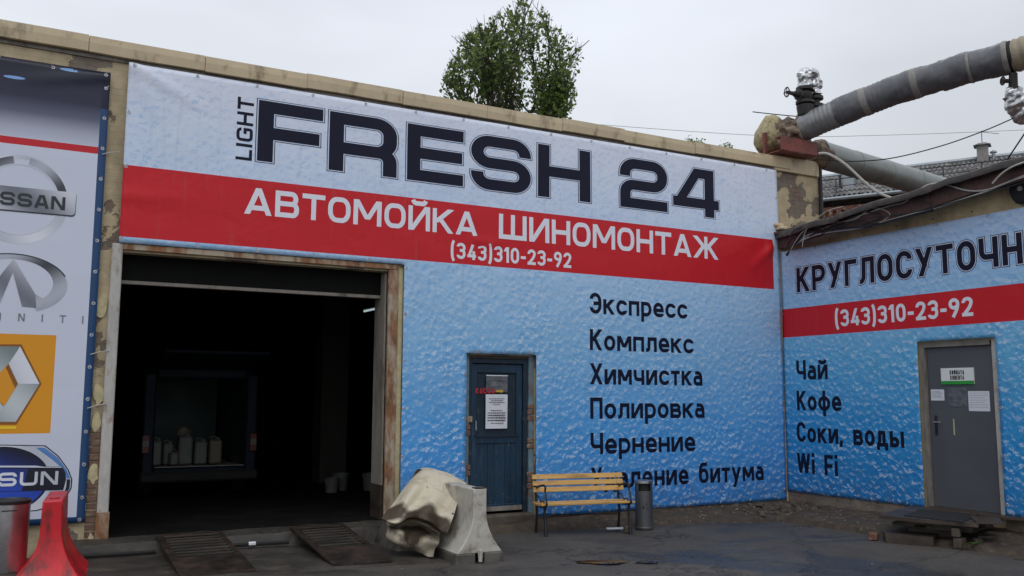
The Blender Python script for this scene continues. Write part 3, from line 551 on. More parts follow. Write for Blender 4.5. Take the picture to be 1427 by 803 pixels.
# ------------------------------------------------------------------ stroke lettering
class Face:
    """letters drawn as strokes. w(idth) in units of the cap height, t = stroke weight"""
    def __init__(s, t=.17, cw=.56, R=.2, euro=False, ky=1.0, xs=1.0): s.t, s.cw, s.R, s.euro, s.ky, s.xs = t, cw, R, euro, ky, xs
    def glyph(s, ch, ws=1.0, X=.73):
        t = s.t; h = t/2; c = s.cw; R = s.R; E = s.euro
        low = ch.islower(); H = X if low else 1.0; U = ch.upper()
        wd = {'М':1.28,'Ш':1.42,'Ж':1.62,'Ф':1.3,'И':1.05,'Й':1.05,'Ы':1.35,'Д':1.15,'Л':1.0,'А':1.12,'Г':.85,'Т':.98,'1':.55,'(':.45,')':.45,'-':.6,' ':.7,'I':.3,'i':.3,',':.3,'W':1.5,'E':.92,'F':.9,'L':.85,'/':.5,'У':1.03,'Х':1.08,'К':1.02}.get(U if ch not in 'i' else 'i', 1.0)
        if ch == 'т': wd = .88
        if ch == 'а': wd = .92
        if ch == 'д': wd = 1.1
        if E: wd = {'F':.93,'R':1.05,'E':.97,'S':1.08,'H':1.04,'2':1.03,'4':1.03,'I':.25,'G':1.05,'L':.85,'T':.95,'N':1.05,'A':1.08,'D':1.05,'U':1.05}.get(ch, wd)
        w = c*wd*ws*(.96 if low else 1); 
        if ch == 'I' or ch == 'i': w = max(w, t) if not E else t
        r = min(R, (w-t)*.48, (H-t)*.48); r2 = min(r, .16); m = H*.5
        P, D = [], []
        def p(*a, closed=False): P.append((list(a), closed))
        def d(x0, y0, x1, y1, k=1.0): D.append((x0, y0, x1, y1, k))
        V = (h, 0), (h, H)
        if ch in '0OОо' : p((h,h,r),(w-h,h,r),(w-h,H-h,r),(h,H-h,r), closed=True)
        elif ch in 'Сс': p((w-h,.69*H),(w-h,H-h,r),(h,H-h,r),(h,h,r),(w-h,h,r),(w-h,.31*H))
        elif ch == 'Э': p((h,.7),(h,1-h,r),(w-h,1-h,r),(w-h,h,r),(h,h,r),(h,.3)); p((.32*w,m),(w-h,m))
        elif ch == 'Р': p(*V); p((h,1-h),(w-h,1-h,r),(w-h,.42,r),(h,.42))
        elif ch == 'р': p((h,-.27),(h,H)); p((h,H-h),(w-h,H-h,r),(w-h,h,r),(h,h))
        elif ch in 'Вв': p(*V); q=min(r,.13*H+.02); p((h,H-h),(w-h-.04,H-h,q),(w-h-.04,m+.02,q),(h,m+.02)); p((h,m+.02),(w-h,m+.02,q),(w-h,h,q),(h,h))
        elif ch in 'ТTт': p((0,H-h),(w,H-h)); p((w/2,0),(w/2,H-h))
        elif ch == 'Г': p((h,0),(h,1-h),(w,1-h))
        elif ch in 'Пп': p((h,0),(h,H-h),(w-h,H-h),(w-h,0))
        elif ch in 'НнH': p(*V); p((w-h,0),(w-h,H)); p((h,m),(w-h,m))
        elif ch in 'Ш': p((h,H),(h,h),(w-h,h),(w-h,H)); p((w/2,h),(w/2,H))
        elif ch in 'ИиЙй':
            p(*V); p((w-h,0),(w-h,H)); d(h*1.3,0 if H==1 else .0,w-h*1.3,H)
            if ch in 'Йй': p((.2*w,H+.24),(.26*w,H+.11,.08),(.74*w,H+.11,.08),(.8*w,H+.24))
        elif ch in 'Мм': p(*V); p((w-h,0),(w-h,H)); d(h*1.3,H,w/2,.24*H); d(w-h*1.3,H,w/2,.24*H)
        elif ch == 'N': p(*V); p((w-h,0),(w-h,H)); d(h*1.3,H,w-h*1.3,0)
        elif ch in 'Кк': p(*V); d(w-h*1.1,H,h+.4*h,.42*H); d(.38*w,.56*H,w-h*1.1,0)
        elif ch == 'Х': d(h*1.1,0,w-h*1.1,1); d(h*1.1,1,w-h*1.1,0)
        elif ch == 'У': d(h*1.1,1,w*.56,.33); d(w-h*1.1,1,w*.3,0)
        elif ch == 'у': d(h*1.1,H,w*.5,.02); d(w-h*1.1,H,w*.3,-.27)
        elif ch in 'Ж': p((w/2,0),(w/2,H)); d(w-h*1.1,H,w/2,.42*H); d(w/2+.1*w,.56*H,w-h*1.1,0); d(h*1.1,H,w/2,.42*H); d(w/2-.1*w,.56*H,h*1.1,0)
        elif ch in 'Лл': p((w-h,0),(w-h,H-h),(.3*w,H-h),(.27*w,h,.14*H),(0,h))
        elif ch in 'Дд': p((0,h),(w,h)); p((h,-.17),(h,h)); p((w-h,-.17),(w-h,h)); p((.24*w,h),(.3*w,H-h),(w-2.4*h,H-h),(w-2.4*h,h))
        elif ch in 'Чч': p((h,H),(h,.36*H,r2),(w-h,.36*H)); p((w-h,0),(w-h,H))
        elif ch in 'А': d(h*1.15,0,w/2,1,1.05); d(w-h*1.15,0,w/2,1,1.05); p((.2*w,.25),(.8*w,.25))
        elif ch in 'A': p((h,0),(w*.5-.1,1-h),(w*.5+.1,1-h),(w-h,0)); p((.22*w,.3),(.78*w,.3))
        elif ch in 'Е': p((w,1-h),(h,1-h),(h,h),(w,h)); p((h,.5),(w*.92,.5))
        elif ch == 'E': p((w,1-h),(h,1-h),(h,h),(w,h)); p((h,.5),(w*.98,.5))
        elif ch == 'F': p((h,0),(h,1-h),(w,1-h)); p((h,.47),(w*.95,.47))
        elif ch == 'L': p((h,1),(h,h),(w,h))
        elif ch == 'I': p((w/2,0),(w/2,1))
        elif ch == 'i': p((w/2,0),(w/2,H)); p((w/2,H+.12),(w/2,H+.12+t))
        elif ch == 'G': p((w-h,.7),(w-h,1-h,r),(h,1-h,r),(h,h,r),(w-h,h,r*.5),(w-h,.48),(w*.55,.48))
        elif ch == 'R': p((h,0),(h,1-h),(w-h,1-h,r),(w-h,.40,r),(h,.40)); p((w*.5,.40),(w-h,.40,r*.8),(w-h,0))
        elif ch == 'S': p((w-h,.68),(w-h,1-h,r),(h,1-h,r),(h,.5,r),(w-h,.5,r),(w-h,h,r),(h,h,r),(h,.32))
        elif ch == 'D': p((h,h),(w-h,h,r),(w-h,1-h,r),(h,1-h),(h,0))
        elif ch == 'U': p((h,1),(h,h,r),(w-h,h,r),(w-h,1))
        elif ch == 'W': d(h,1,w*.28,0); d(w*.5,1,w*.28,0); d(w*.5,1,w*.72,0); d(w-h,1,w*.72,0)
        elif ch == 'е': p((w-h,.25*H),(w-h,h,r2),(h,h,r),(h,H-h,r),(w-h,H-h,r),(w-h,m-.02),(h,m-.02))
        elif ch == 'а': p((h*1.3,H-h),(w-h,H-h,r),(w-h,0)); q=min(r,.12); p((w-h,m+.05),(h,m+.05,q),(h,h,q),(w-h,h))
        elif ch == 'ф': p((h,h,r),(w-h,h,r),(w-h,H-h,r),(h,H-h,r), closed=True); p((w/2,-.27),(w/2,1.0))
        elif ch == 'ы': w1=w*.66; q=min(.13,(w1-t)*.48); p(*V); p((h,m+.02),(w1-h,m+.02,q),(w1-h,h,q),(h,h)); p((w-h,0),(w-h,H))
        elif ch == 'б': p((h,h,r),(w-h,h,r),(w-h,H-h,r),(h,H-h,r), closed=True); p((h,.3),(h,1-h+.03,r),(w-h,1-h+.03))
        elif ch == '1': p((w-h,0),(w-h,1)); d(w-h*1.6,1-h*.4,h*.6,.72)
        elif ch == '2':
            if E: p((h,.64),(h,1-h,r),(w-h,1-h,r),(w-h,.47,r),(h,.47,r*.8),(h,h),(w,h))
            else: p((h,.7),(h,1-h,r),(w-h,1-h,r),(w-h,.56,.2),(h+.02,h)); p((0,h),(w,h))
        elif ch == '3': q=min(r2,.13); p((h,.76),(h,1-h,r),(w-h,1-h,r),(w-h,.53,q),(.36*w,.53)); p((.36*w,.53),(w-h,.53,q),(w-h,h,r),(h,h,r),(h,.24))
        elif ch == '4':
            if E: p((0,.27),(w,.27)); p((w*.79,0),(w*.79,1)); p((w*.79,1-h),(w*.52,1-h)); d(w*.57,1,w*.15,.30,.9)
            else: d(.66*w,1,h*1.2,.2); p((0,.24),(w,.24)); p((.74*w,0),(.74*w,.55))
        elif ch == '9': p((h,.5,r),(w-h,.5,r),(w-h,1-h,r),(h,1-h,r), closed=True); p((w-h,.72),(w-h,.5,.15),(.38*w,0))
        elif ch == '(': p((w-h*.6,1.1),(w*.5,.98,.1),(h,.72,.2),(h,.25,.2),(w*.5,-.03,.1),(w-h*.6,-.15))
        elif ch == ')': p((h*.6,1.1),(w*.5,.98,.1),(w-h,.72,.2),(w-h,.25,.2),(w*.5,-.03,.1),(h*.6,-.15))
        elif ch == '-': p((0,.42),(w,.42))
        elif ch == ',': d(w/2,t,w*.2,-.14)
        return w, P, D
def fillet(pts, closed, ky=1.0):
    """round the corners marked with a radius; ky stretches the rounding along upright sides"""
    n = len(pts); o = []; rd = [(q[2] if len(q) > 2 and (closed or 0 < i < n-1) else 0) for i, q in enumerate(pts)]
    def lim(i, k):
        p, q = Vector(pts[i][:2]), Vector(pts[k % n][:2]); d = q-p; L = d.length
        want = rd[i]*(ky if abs(d.y) > abs(d.x) else 1.0); other = rd[k % n]
        return d/L, min(want, L*(.499 if other > 0 else .98))
    for i in range(n):
        p = Vector(pts[i][:2])
        if rd[i] <= 0: o.append(p); continue
        a, da = lim(i, i-1); b, db = lim(i, i+1)
        for k in range(9):
            th = math.pi/2*k/8; o.append(p+a*da*(1-math.sin(th))+b*db*(1-math.cos(th)))
    return o
def stroke_polys(face, ch, ws, sz, e=0.0):
    """quads (in metres, glyph space) for one letter grown by e metres"""
    w, P, D = face.glyph(ch, ws); quads = []; T = face.t*sz/2+e
    for pts, closed in P:
        pl = [v*sz for v in fillet(pts, closed, face.ky)]; o = [pl[0]]
        for q in pl[1:]:
            if (q-o[-1]).length > 1e-4: o.append(q)
        if closed and (o[0]-o[-1]).length < 1e-4: o.pop()
        if not closed and e: o[0] = o[0]+(o[0]-o[1]).normalized()*e; o[-1] = o[-1]+(o[-1]-o[-2]).normalized()*e
        n = len(o); L = []
        for i in range(n):
            if closed or 0 < i < n-1:
                a = (o[i]-o[i-1]).normalized(); b = (o[(i+1) % n]-o[i]).normalized()
            else:
                a = b = ((o[1]-o[0]) if i == 0 else (o[-1]-o[-2])).normalized()
            na, nb = Vector((-a.y, a.x)), Vector((-b.y, b.x)); m_ = na+nb
            m_ = m_/max(m_.length_squared/2, .35)
            L.append((o[i]+m_*T, o[i]-m_*T))
        for i in range(n if closed else n-1):
            (a, b), (c_, d) = L[i], L[(i+1) % n]; k = max(1, int((a-c_).length/.12))
            for j in range(k): quads.append((a.lerp(c_, j/k), b.lerp(d, j/k), b.lerp(d, (j+1)/k), a.lerp(c_, (j+1)/k)))
    for x0, y0, x1, y1, kk in D:
        a, b = Vector((x0, y0))*sz, Vector((x1, y1))*sz
        if a.y > b.y: a, b = b, a
        dr = (b-a).normalized(); hw = T*kk/max(.5, abs(dr.y)); sl = (b.x-a.x)/(b.y-a.y)
        a = Vector((a.x-sl*e, a.y-e)); b = Vector((b.x+sl*e, b.y+e)); k = max(1, int((b-a).length/.12))
        for j in range(k):
            p0, p1 = a.lerp(b, j/k), a.lerp(b, (j+1)/k)
            quads.append((Vector((p0.x-hw, p0.y)), Vector((p0.x+hw, p0.y)), Vector((p1.x+hw, p1.y)), Vector((p1.x-hw, p1.y))))
    return w*sz, quads
_lay = [0]
def text(parent, s, u0, v0, width, sz, face, mp3, mat, gap=.13, outline=None, label=None, name='letter', joined=False):
    """lay string s from (u0,v0), width metres wide, cap height sz; mp3(u,v,off) -> 3D. One object per letter"""
    xs = face.xs
    def tot(ws): return (sum(face.glyph(c_, ws)[0] for c_ in s)*sz + gap*sz*(len(s)-1))*xs
    lo, hi = .3, 4
    for _ in range(30):
        m_ = (lo+hi)/2
        if tot(m_) < width: lo = m_
        else: hi = m_
    layers = [(0.0, mat)] if not outline else [(0.0, mat), (outline[0], outline[2]), (outline[1], mat)]
    nl_ = len(layers); x = u0; whole = MB()
    for c_ in s:
        par = parent
        for li, (e, mt) in enumerate(layers):
            w_, qs = stroke_polys(face, c_, m_, sz, e); mb = whole if joined else MB()
            for qi, q in enumerate(qs):
                off = .0026+(nl_-1-li)*.0011+(qi % 60)*.000012
                nx = max(1, math.ceil(max((q[1]-q[0]).length, (q[2]-q[3]).length)/.07)); ny = max(1, math.ceil(max((q[3]-q[0]).length, (q[2]-q[1]).length)/.07))
                mb.grid(nx, ny, lambda a, b: (lambda p: mp3(x+p.x*xs, v0+p.y, off))(q[0].lerp(q[1], a).lerp(q[3].lerp(q[2], a), b)))
            if not joined and mb.f:
                o = part(name if li == 0 else 'letter_outline', mb, mt, par)
                if li == 0: par = o
        x += (w_+gap*sz)*xs
    if joined: o = part('lettering', whole, mat, parent, kind='stuff')
DIN = Face(.18, .55, .26, ky=1.35); DINB = Face(.185, .56, .26, ky=1.3); EURO = Face(.2, .96, .2, True, xs=1.25); EUROL = Face(.19, 1.0, .2, True)

# ------------------------------------------------------------------ banners
def dsp(u, z, s=0):                                        # relief of the slack cloth, metres out from the wall
    d = .010*nz(u, z, s, .8)+.004*nz(u, z, s+3, 2.1)
    return d
def crease(u, z, a, b, amp, wid):
    a, b, p = Vector(a), Vector(b), Vector((u, z)); ab = b-a; t = max(0, min(1, (p-a).dot(ab)/ab.length_squared)); d = (p-a-ab*t).length
    return amp*math.exp(-(d/wid)**2)*(1-t)**.6
def dmain(x, z):
    d = dsp(x, z)
    d += crease(x, z, (-10.43, 5.48), (-9.55, 5.05), .035, .05) + crease(x, z, (-10.43, 5.46), (-10.0, 4.7), .02, .05)
    d += crease(x, z, (-.3, 4.1), (-.75, 3.72), .05, .07) + crease(x, z, (-.28, 4.15), (-.5, 3.5), .02, .06) + crease(x, z, (-5.9, 3.78), (-5.4, 3.72), .02, .04)
    d += crease(x, z, (-10.45, 3.9), (-9.6, 3.95), .015, .07)
    return d
MBASE = .06
def m3(x, z, off): return (x, -MBASE-off-dmain(x, z), z)
def d2(y, z): return dsp(y, z, 11)
def r3(u, z, off): return (-MBASE-off-d2(-u, z), -u, z)    # u = distance from the corner
def dleft(x, z): return dsp(x, z, 21)*.8 + crease(x, z, (-10.64, 5.3), (-11.6, 5.1), .03, .05)
def l3(x, z, off): return (x, -.05-off-dleft(x, z), z)
def cloth(name, parent, mat, regions, f3, step=.055):
    mb = MB()
    for (u0, u1, z0, z1) in regions:
        nu, nv = max(1, round((u1-u0)/step)), max(1, round((z1-z0)/step))
        mb.grid(nu, nv, lambda a, b: f3(u0+(u1-u0)*a, z0+(z1-z0)*b, 0))
    bm = bmesh.new(); me = mb.mesh(name); bm.from_mesh(me); bmesh.ops.remove_doubles(bm, verts=bm.verts, dist=.004); bm.to_mesh(me); bm.free()
    me.polygons.foreach_set('use_smooth', [True]*len(me.polygons))
    o = place(name, me, mat, parent); so_ = o.modifiers.new('thickness', 'SOLIDIFY'); so_.thickness = .0012; so_.offset = 1 ; so_.use_flip_normals = False
    return o
def grommets(parent, pts, f3, nrm):
    mb = MB()
    for (u, z) in pts:
        c_ = Vector(f3(u, z, .001)); n_ = 10; a = Vector((1,0,0)) if nrm == 'y' else Vector((0,1,0)); b = Vector((0,0,1)); k = Vector((0,-.004,0)) if nrm == 'y' else Vector((-.004,0,0)); vs = []
        for r_, hh in ((.022,0),(.018,1),(.009,1),(.007,0)):
            for i in range(n_): an = 2*math.pi*i/n_; vs.append(c_+a*r_*math.cos(an)+b*r_*math.sin(an)+k*hh)
        mb.add(vs, [(q*n_+i, q*n_+(i+1) % n_, (q+1)*n_+(i+1) % n_, (q+1)*n_+i) for q in range(3) for i in range(n_)] )
        tl = c_+k*2; mb.tube([tl, tl+k*2+b*.03+a*random.uniform(-.03,.03)], .004, 4)
    o = part('grommet', mb, MT['grommet'], parent, kind='stuff')

BM = thing('main_banner', 'huge blue water drop banner with red stripe and FRESH 24 lettering on long wall', 'banner', (-5, -.06, 3))
# an L of cloth: over the gate, then down to the ground either side of the blue door
X = [-10.46, -6.93, -5.99, -4.885, -.085]
cloth('cloth', BM, MT['ban_main'], [(X[0],X[1],3.35,5.5), (X[1],X[2],3.35,5.5), (X[2],X[3],3.35,5.5), (X[3],X[4],3.35,5.5),
      (X[1],X[2],2.19,3.35), (X[2],X[3],2.19,3.35), (X[3],X[4],2.19,3.35), (X[1],X[2],-.07,2.19), (X[3],X[4],-.07,2.19)], m3)
for ch, u0, u1 in (('F',-8.93,-8.10), ('R',-8.01,-7.07), ('E',-6.92,-6.075), ('S',-5.955,-4.98), ('H',-4.86,-3.94), ('2',-3.39,-2.475), ('4',-2.36,-1.41)):
    text(BM, ch, u0, 4.515, u1-u0, .785, EURO, m3, MT['ink'], outline=(.0125, .021, MT['pale_print']))
def mrot(u, v, off): return m3(-8.99-v, 4.5+u, off)       # LIGHT, turned to read upward
text(BM, 'LIGHT', 0, 0, .80, .2, EUROL, mrot, MT['ink'], gap=.16)
text(BM, 'АВТОМОЙКА', -9.06, 3.83, 3.22, .335, DINB, m3, MT['white_print'], gap=.12)
text(BM, 'ШИНОМОНТАЖ', -5.50, 3.83, 4.05, .36, DINB, m3, MT['white_print'], gap=.12)
text(BM, '(343)310-23-92', -6.25, 3.49, 1.96, .225, DIN, m3, MT['white_print'], gap=.13)
for s_, u1, zb in (('Экспресс',-2.11,2.835), ('Комплекс',-2.0,2.29), ('Химчистка',-1.83,1.785), ('Полировка',-1.80,1.28), ('Чернение',-2.0,.765), ('Удаление битума',-.58,.265)):
    text(BM, s_, -3.965, zb, u1+3.965, .312, DIN, m3, MT['ink'], gap=.105)
gp_ = [(-10.4+.72*i, 5.47) for i in range(15)] + [(-10.43, 4.9), (-10.43, 4.25), (-10.43, 3.4)] + [(-9.6+.72*i, 3.38) for i in range(4)] + [(-6.9, 3.3-.62*i) for i in range(6)] + [(-6.02, 1.9-.6*i) for i in range(4)] + [(-4.85, 1.9-.6*i) for i in range(4)] + [(-4.6+.62*i, -.04) for i in range(8)] + [(-.12, 5-.7*i) for i in range(8)] + [(-5.8+.4*i, 2.22) for i in range(3)]
grommets(BM, gp_, m3, 'y')

BR = thing('annex_banner', 'deeper blue water drop banner with red telephone stripe around the grey annex door', 'banner', (-.06, -4, 2))
Y = [.06, 2.655, 3.85, 9.5]
cloth('cloth', BR, MT['ban_right'], [(Y[0],Y[1],2.405,4.07), (Y[1],Y[2],2.405,4.07), (Y[2],Y[3],2.405,4.07), (Y[0],Y[1],.07,2.405), (Y[2],Y[3],.1,2.405)], r3)
DINO = Face(.185, .6, .28, ky=1.3)
text(BR, 'КРУГЛОСУТОЧНО', .41, 3.34, 4.22, .41, DINO, r3, MT['ink'], gap=.135, outline=(.0125, .022, MT['pale_print']))
text(BR, '(343)310-23-92', 1.19, 2.715, 2.37, .265, DINB, r3, MT['white_print'], gap=.13)
for s_, u0, u1, zb in (('Чай',.345,1.0,1.895), ('Кофе',.335,1.25,1.395), ('Соки, воды',.31,2.37,.885), ('Wi Fi',.29,1.13,.385)):
    text(BR, s_, u0, zb, u1-u0, .32, DIN, r3, MT['ink'], gap=.105)
grommets(BR, [(.08+.75*i, 4.04) for i in range(12)]+[(.05, 3.6-.6*i) for i in range(6)]+[(.5+.62*i, .1) for i in range(4)]+[(2.62, 2.1-.62*i) for i in range(4)]+[(3.88, 2.1-.62*i) for i in range(4)], r3, 'x')

# ------------------------------------------------------------------ left banner with the marques
BL = thing('marques_banner', 'white banner with chrome car emblems and blue border left of the gateway', 'banner', (-12, -.05, 2.6))
cloth('cloth', BL, MT['ban_left'], [(-13.6, -10.65, .2, 5.34)], l3)
def pmat(name, c1, c2=None, ang=0, scale=1.0, rough=.42):
    """flat print with a printed gradient along an axis (chrome look)"""
    t = NT(name)
    if c2 is None: return t.fin(lin(c1), rough)
    s = t.sep(t.pos()); v = t.math('ADD', t.math('MULTIPLY', s[0], math.cos(ang)*scale), t.math('MULTIPLY', s[2], math.sin(ang)*scale))
    f = t.math('PINGPONG', v, 1.0); return t.fin(t.mix(t.rng(f, 0, 1, 0, 1, True), lin(c1), lin(c2)), rough)
chrome = pmat('printed chrome', (112,118,130), (214,218,228), .9, 2.4); chrome_d = pmat('printed dark chrome', (60,64,72), (178,184,196), 2.2, 3.1)
chrome_l = pmat('printed pale chrome', (188,194,206), (222,226,236), .5, 3); navy = pmat('printed navy', (10,16,50), (40,78,190), 1.2, 1.9)
dknavy = pmat('printed near black navy', (14,18,38)); blk = pmat('printed dark grey', (40,42,50)); silverblue = pmat('printed silver blue', (80,128,190), (212,222,238), .9, 2.6)
orange = pmat('printed orange', (222,150,28)); brown = pmat('printed brown', (140,84,24)); whitep = pmat('printed pale grey', (206,212,228)); medg = pmat('printed mid grey green', (120,134,136), (196,204,208), .9, 2.2)
def poly(parent, pts, mat, lay, name='emblem_shape', maxe=.16):
    """filled polygon on the left banner, points (x,z)"""
    bm = bmesh.new(); f = bm.faces.new([bm.verts.new((p[0], 0, p[1])) for p in pts])
    bmesh.ops.triangulate(bm, faces=[f])
    for _ in range(4):
        ed = [e_ for e_ in bm.edges if e_.calc_length() > maxe]
        if not ed: break
        bmesh.ops.subdivide_edges(bm, edges=ed, cuts=1); bmesh.ops.triangulate(bm, faces=bm.faces)
    for v in bm.verts: v.co = l3(v.co.x, v.co.z, .0012+lay*.0009)
    me = bpy.data.meshes.new(name); bm.to_mesh(me); bm.free(); return place(name, me, mat, parent)
def ring(parent, cx, cz, ax, az, bx, bz, mat, lay, a0=0, a1=360, n=64, dcx=0, dcz=0, name='emblem_ring'):
    mb = MB(); K = int(n*(a1-a0)/360); rows = 2
    for i in range(K):
        for j in range(rows):
            q = []
            for (ii, jj) in ((i, j), (i+1, j), (i+1, j+1), (i, j+1)):
                th = math.radians(a0+(a1-a0)*ii/K); f = jj/rows
                x = (cx+ax*math.cos(th))*(1-f)+(cx+dcx+bx*math.cos(th))*f; z = (cz+az*math.sin(th))*(1-f)+(cz+dcz+bz*math.sin(th))*f
                q.append(l3(x, z, .0012+lay*.0009))
            mb.add(q, [(0,1,2,3)])
    return part(name, mb, mat, parent)
P0 = lambda px, py: tuple(at(px, py, 'y', -.05)[i] for i in (0, 2))
# ring and bar emblem
ring(BL, -11.50, 3.745, .50, .50, .455, .455, chrome_l, 1); ring(BL, -11.50, 3.745, .455, .455, .39, .39, chrome_l, 1, 180, 360)
ring(BL, -11.50, 3.745, .485, .485, .40, .40, chrome_d, 2, 12, 80); ring(BL, -11.50, 3.745, .485, .485, .40, .40, chrome_d, 2, 100, 168)
ring(BL, -11.50, 3.745, .40, .40, .388, .388, whitep, 3)
def rrect(x0, x1, z0, z1, r, n=6):
    o = []
    for cx, cz, a in ((x1-r,z0+r,-90),(x1-r,z1-r,0),(x0+r,z1-r,90),(x0+r,z0+r,180)):
        for k in range(n+1): th = math.radians(a+90*k/n); o.append((cx+r*math.cos(th), cz+r*math.sin(th)))
    return o
poly(BL, rrect(-12.07, -10.93, 3.60, 3.875, .04), blk, 4, maxe=.2); poly(BL, rrect(-12.07, -10.935, 3.615, 3.88, .04), chrome, 5, maxe=.2)
EUB = Face(.23, 1.15, .2, True)
text(BL, 'NISSAN', -11.90, 3.665, .86, .15, Face(.21, 1.15, .22, True), lambda u, v, o_: l3(u, v, o_+.006), blk, gap=.14)
# oval and road emblem
ring(BL, -11.51, 2.80, .545, .33, .40, .255, chrome_d, 1, -62, 242, dcx=0, dcz=.02); ring(BL, -11.51, 2.80, .555, .338, .54, .326, blk, 2, 20, 150)
for sgn in (1, -1):
    q = lambda pts: [(-11.51+sgn*(p[0]+11.51), p[1]) for p in pts][::sgn]
    poly(BL, q([(-11.51,3.08),(-11.28,2.70),(-11.26,2.55),(-11.40,2.555),(-11.51,2.93)]), chrome, 3)
    poly(BL, q([(-11.26,2.55),(-11.28,2.70),(-11.16,2.63),(-11.22,2.545)]), chrome_d, 4)
text(BL, 'INFINITI', -12.235, 2.395, 1.455, .085, Face(.16,.62,.15), lambda u, v, o_: l3(u, v, o_+.001), MT['inkgrey'], gap=1.9)
# diamond emblem on the orange square
dz = lambda pts: [P0(*p) for p in pts]
cxp = 2
hexo = [(28,483),(55,535),(22,588),(-24,588),(-51,535),(-22,483)]
poly(BL, dz([(30,480),(58,535),(23,592),(-25,592),(-54,535),(-24,480)]), brown, 1)
poly(BL, dz([(28,483),(55,535),(25,535),(12,507)]), chrome_l, 2); poly(BL, dz([(55,535),(22,588),(-8,588),(4,566),(25,535)]), medg, 2)
poly(BL, dz([(28,483),(12,507),(-21,556),(-51,535),(-22,483)]), medg, 3); poly(BL, dz([(-51,535),(-21,535),(4,566),(-8,588),(-24,588)]), chrome_l, 4)
poly(BL, dz([(12,507),(25,535),(6,566),(-21,540)]), orange, 5); poly(BL, dz([(12,507),(25,535),(21,541),(8,512)]), brown, 6)
poly(BL, dz([(-25,594),(23,594),(22,598),(-25,598)]), pmat('printed yellow', (240,200,40)), 3)
# globe and bar emblem
sh = [P0(*p) for p in ((0,621),(62,622),(80,636),(94,655),(99,668),(98,680),(90,694),(75,704),(50,711),(0,714),(-50,711),(-75,704),(-92,690),(-100,668),(-94,655),(-80,636),(-62,622))]
poly(BL, [((p[0]+11.5)*1.02-11.5, (p[1]-.71)*1.03+.71) for p in sh], dknavy, 1); poly(BL, sh, chrome_l, 2)
poly(BL, dz([(62,624),(80,637),(93,655),(98,667),(93,667),(86,652),(72,640),(50,624)]), silverblue, 3); poly(BL, dz([(98,668),(97,680),(91,692),(86,694),(92,680),(93,668)]), dknavy, 3)
poly(BL, dz([(36,682),(72,682),(60,694),(40,705),(10,711),(20,700)]), silverblue, 3)
ring(BL, -11.5, .69, .47, .35, .01, .01, navy, 4); ring(BL, -11.5, .69, .475, .355, .455, .337, dknavy, 5)
b0, b1 = P0(0,650)[1], P0(0,687)[1]
poly(BL, [P0(*p) for p in ((-98,650),(86,650),(91,658),(92,668),(88,683),(-98,688))], dknavy, 6, maxe=.3)
poly(BL, [P0(*p) for p in ((-96,649),(50,649),(60,650.5),(86,650.5),(86,651.8),(-96,651))], whitep, 7)
poly(BL, dz([(-60,653),(40,653),(30,684),(-50,686)]), navy, 7, maxe=.3)
text(BL, 'DATSUN', -12.10, .625, 1.16, .145, Face(.21, 1.15, .22, True), lambda u, v, o_: l3(u, v, o_+.0085), chrome_l, gap=.2)
for px, py, a in ((20,108,-.04),(98,98,-.02)):
    c_ = P0(px, py); poly(BL, [(c_[0]+.11*math.cos(k*.5236), c_[1]+.018*math.sin(k*.5236)-.03*0) for k in range(12)], pmat('printed glow', (130,170,225)), 1)
grommets(BL, [(-10.69, 5.15-.36*i) for i in range(14)]+[(-12.9+.55*i, 5.3) for i in range(5)]+[(-12.9+.55*i, .23) for i in range(5)], l3, 'y')
for zz in (4.36, 1.45, 2.05):
    cable('tie_cord', [(-10.69, -.06, zz), (-10.6, -.075, zz+.03), (-10.5, -.06, zz+.05)], .006, MT['cable_w'], {4.36:'short white cord tying the emblem banner to the wall near its red stripe',1.45:'short white cord between emblem banner and white gate post at mid height',2.05:'short white cord tying the emblem banner beside the orange square'}[zz], 'cord')
# ------------------------------------------------------------------ notices
def panel_thing(name, label, cat, mb, mat): return tag(part(name, mb, mat, None), label, cat)
nb = thing('door_notice', 'white printed notice sheet taped to the blue door', 'notice', (-5.45, .05, 1.4))
part('sheet', MB().grid(6, 10, lambda a, b: (-5.635+.345*a, .051-.004*math.sin(a*5+b*3), 1.155+.475*b)), MT['paper'], nb)
nl = MB()
for i, (z_, w0, w1, hh) in enumerate(((1.565,.05,.30,.008),(1.54,.09,.27,.008),(1.515,.05,.30,.008),(1.487,.12,.23,.008),(1.40,.08,.26,.010),(1.366,.03,.32,.012),(1.33,.03,.31,.017),(1.295,.03,.32,.017),(1.26,.03,.31,.015),(1.225,.08,.28,.009))):
    x_ = w0
    while x_ < w1:
        ww = random.uniform(.012,.035); nl.add([(-5.635+x_, .0455, z_), (-5.635+min(w1,x_+ww), .0455, z_), (-5.635+min(w1,x_+ww), .0455, z_+hh), (-5.635+x_, .0455, z_+hh)], [(0,1,2,3)]); x_ += ww+.006
part('print', nl, MT['inkblack'], nb, kind='stuff')
pf = thing('plastic_sleeve', 'empty crumpled clear plastic sleeve taped above the notice on the blue door', 'plastic sleeve', (-5.45, .05, 1.75))
part('film', MB().grid(8, 8, lambda a, b: (-5.63+.34*a, .05-.008*nz(a*4, b*4, 1), 1.66+.23*b)), MT['film'], pf); part('tape', MB().box(-5.63,-5.29,.04,.046,1.885,1.9), MT['paper'], pf)
ks_ = thing('cash_desk_sign', 'red касса letters with a yellow arrow stuck on the blue door', 'sign', (-5.6, .05, 1.67))
text(ks_, 'касса', -5.80, 1.64, .30, .10, Face(.2,.6,.2), lambda u, v, o_: (u, .049-o_, v), MT['red_print'], gap=.12)
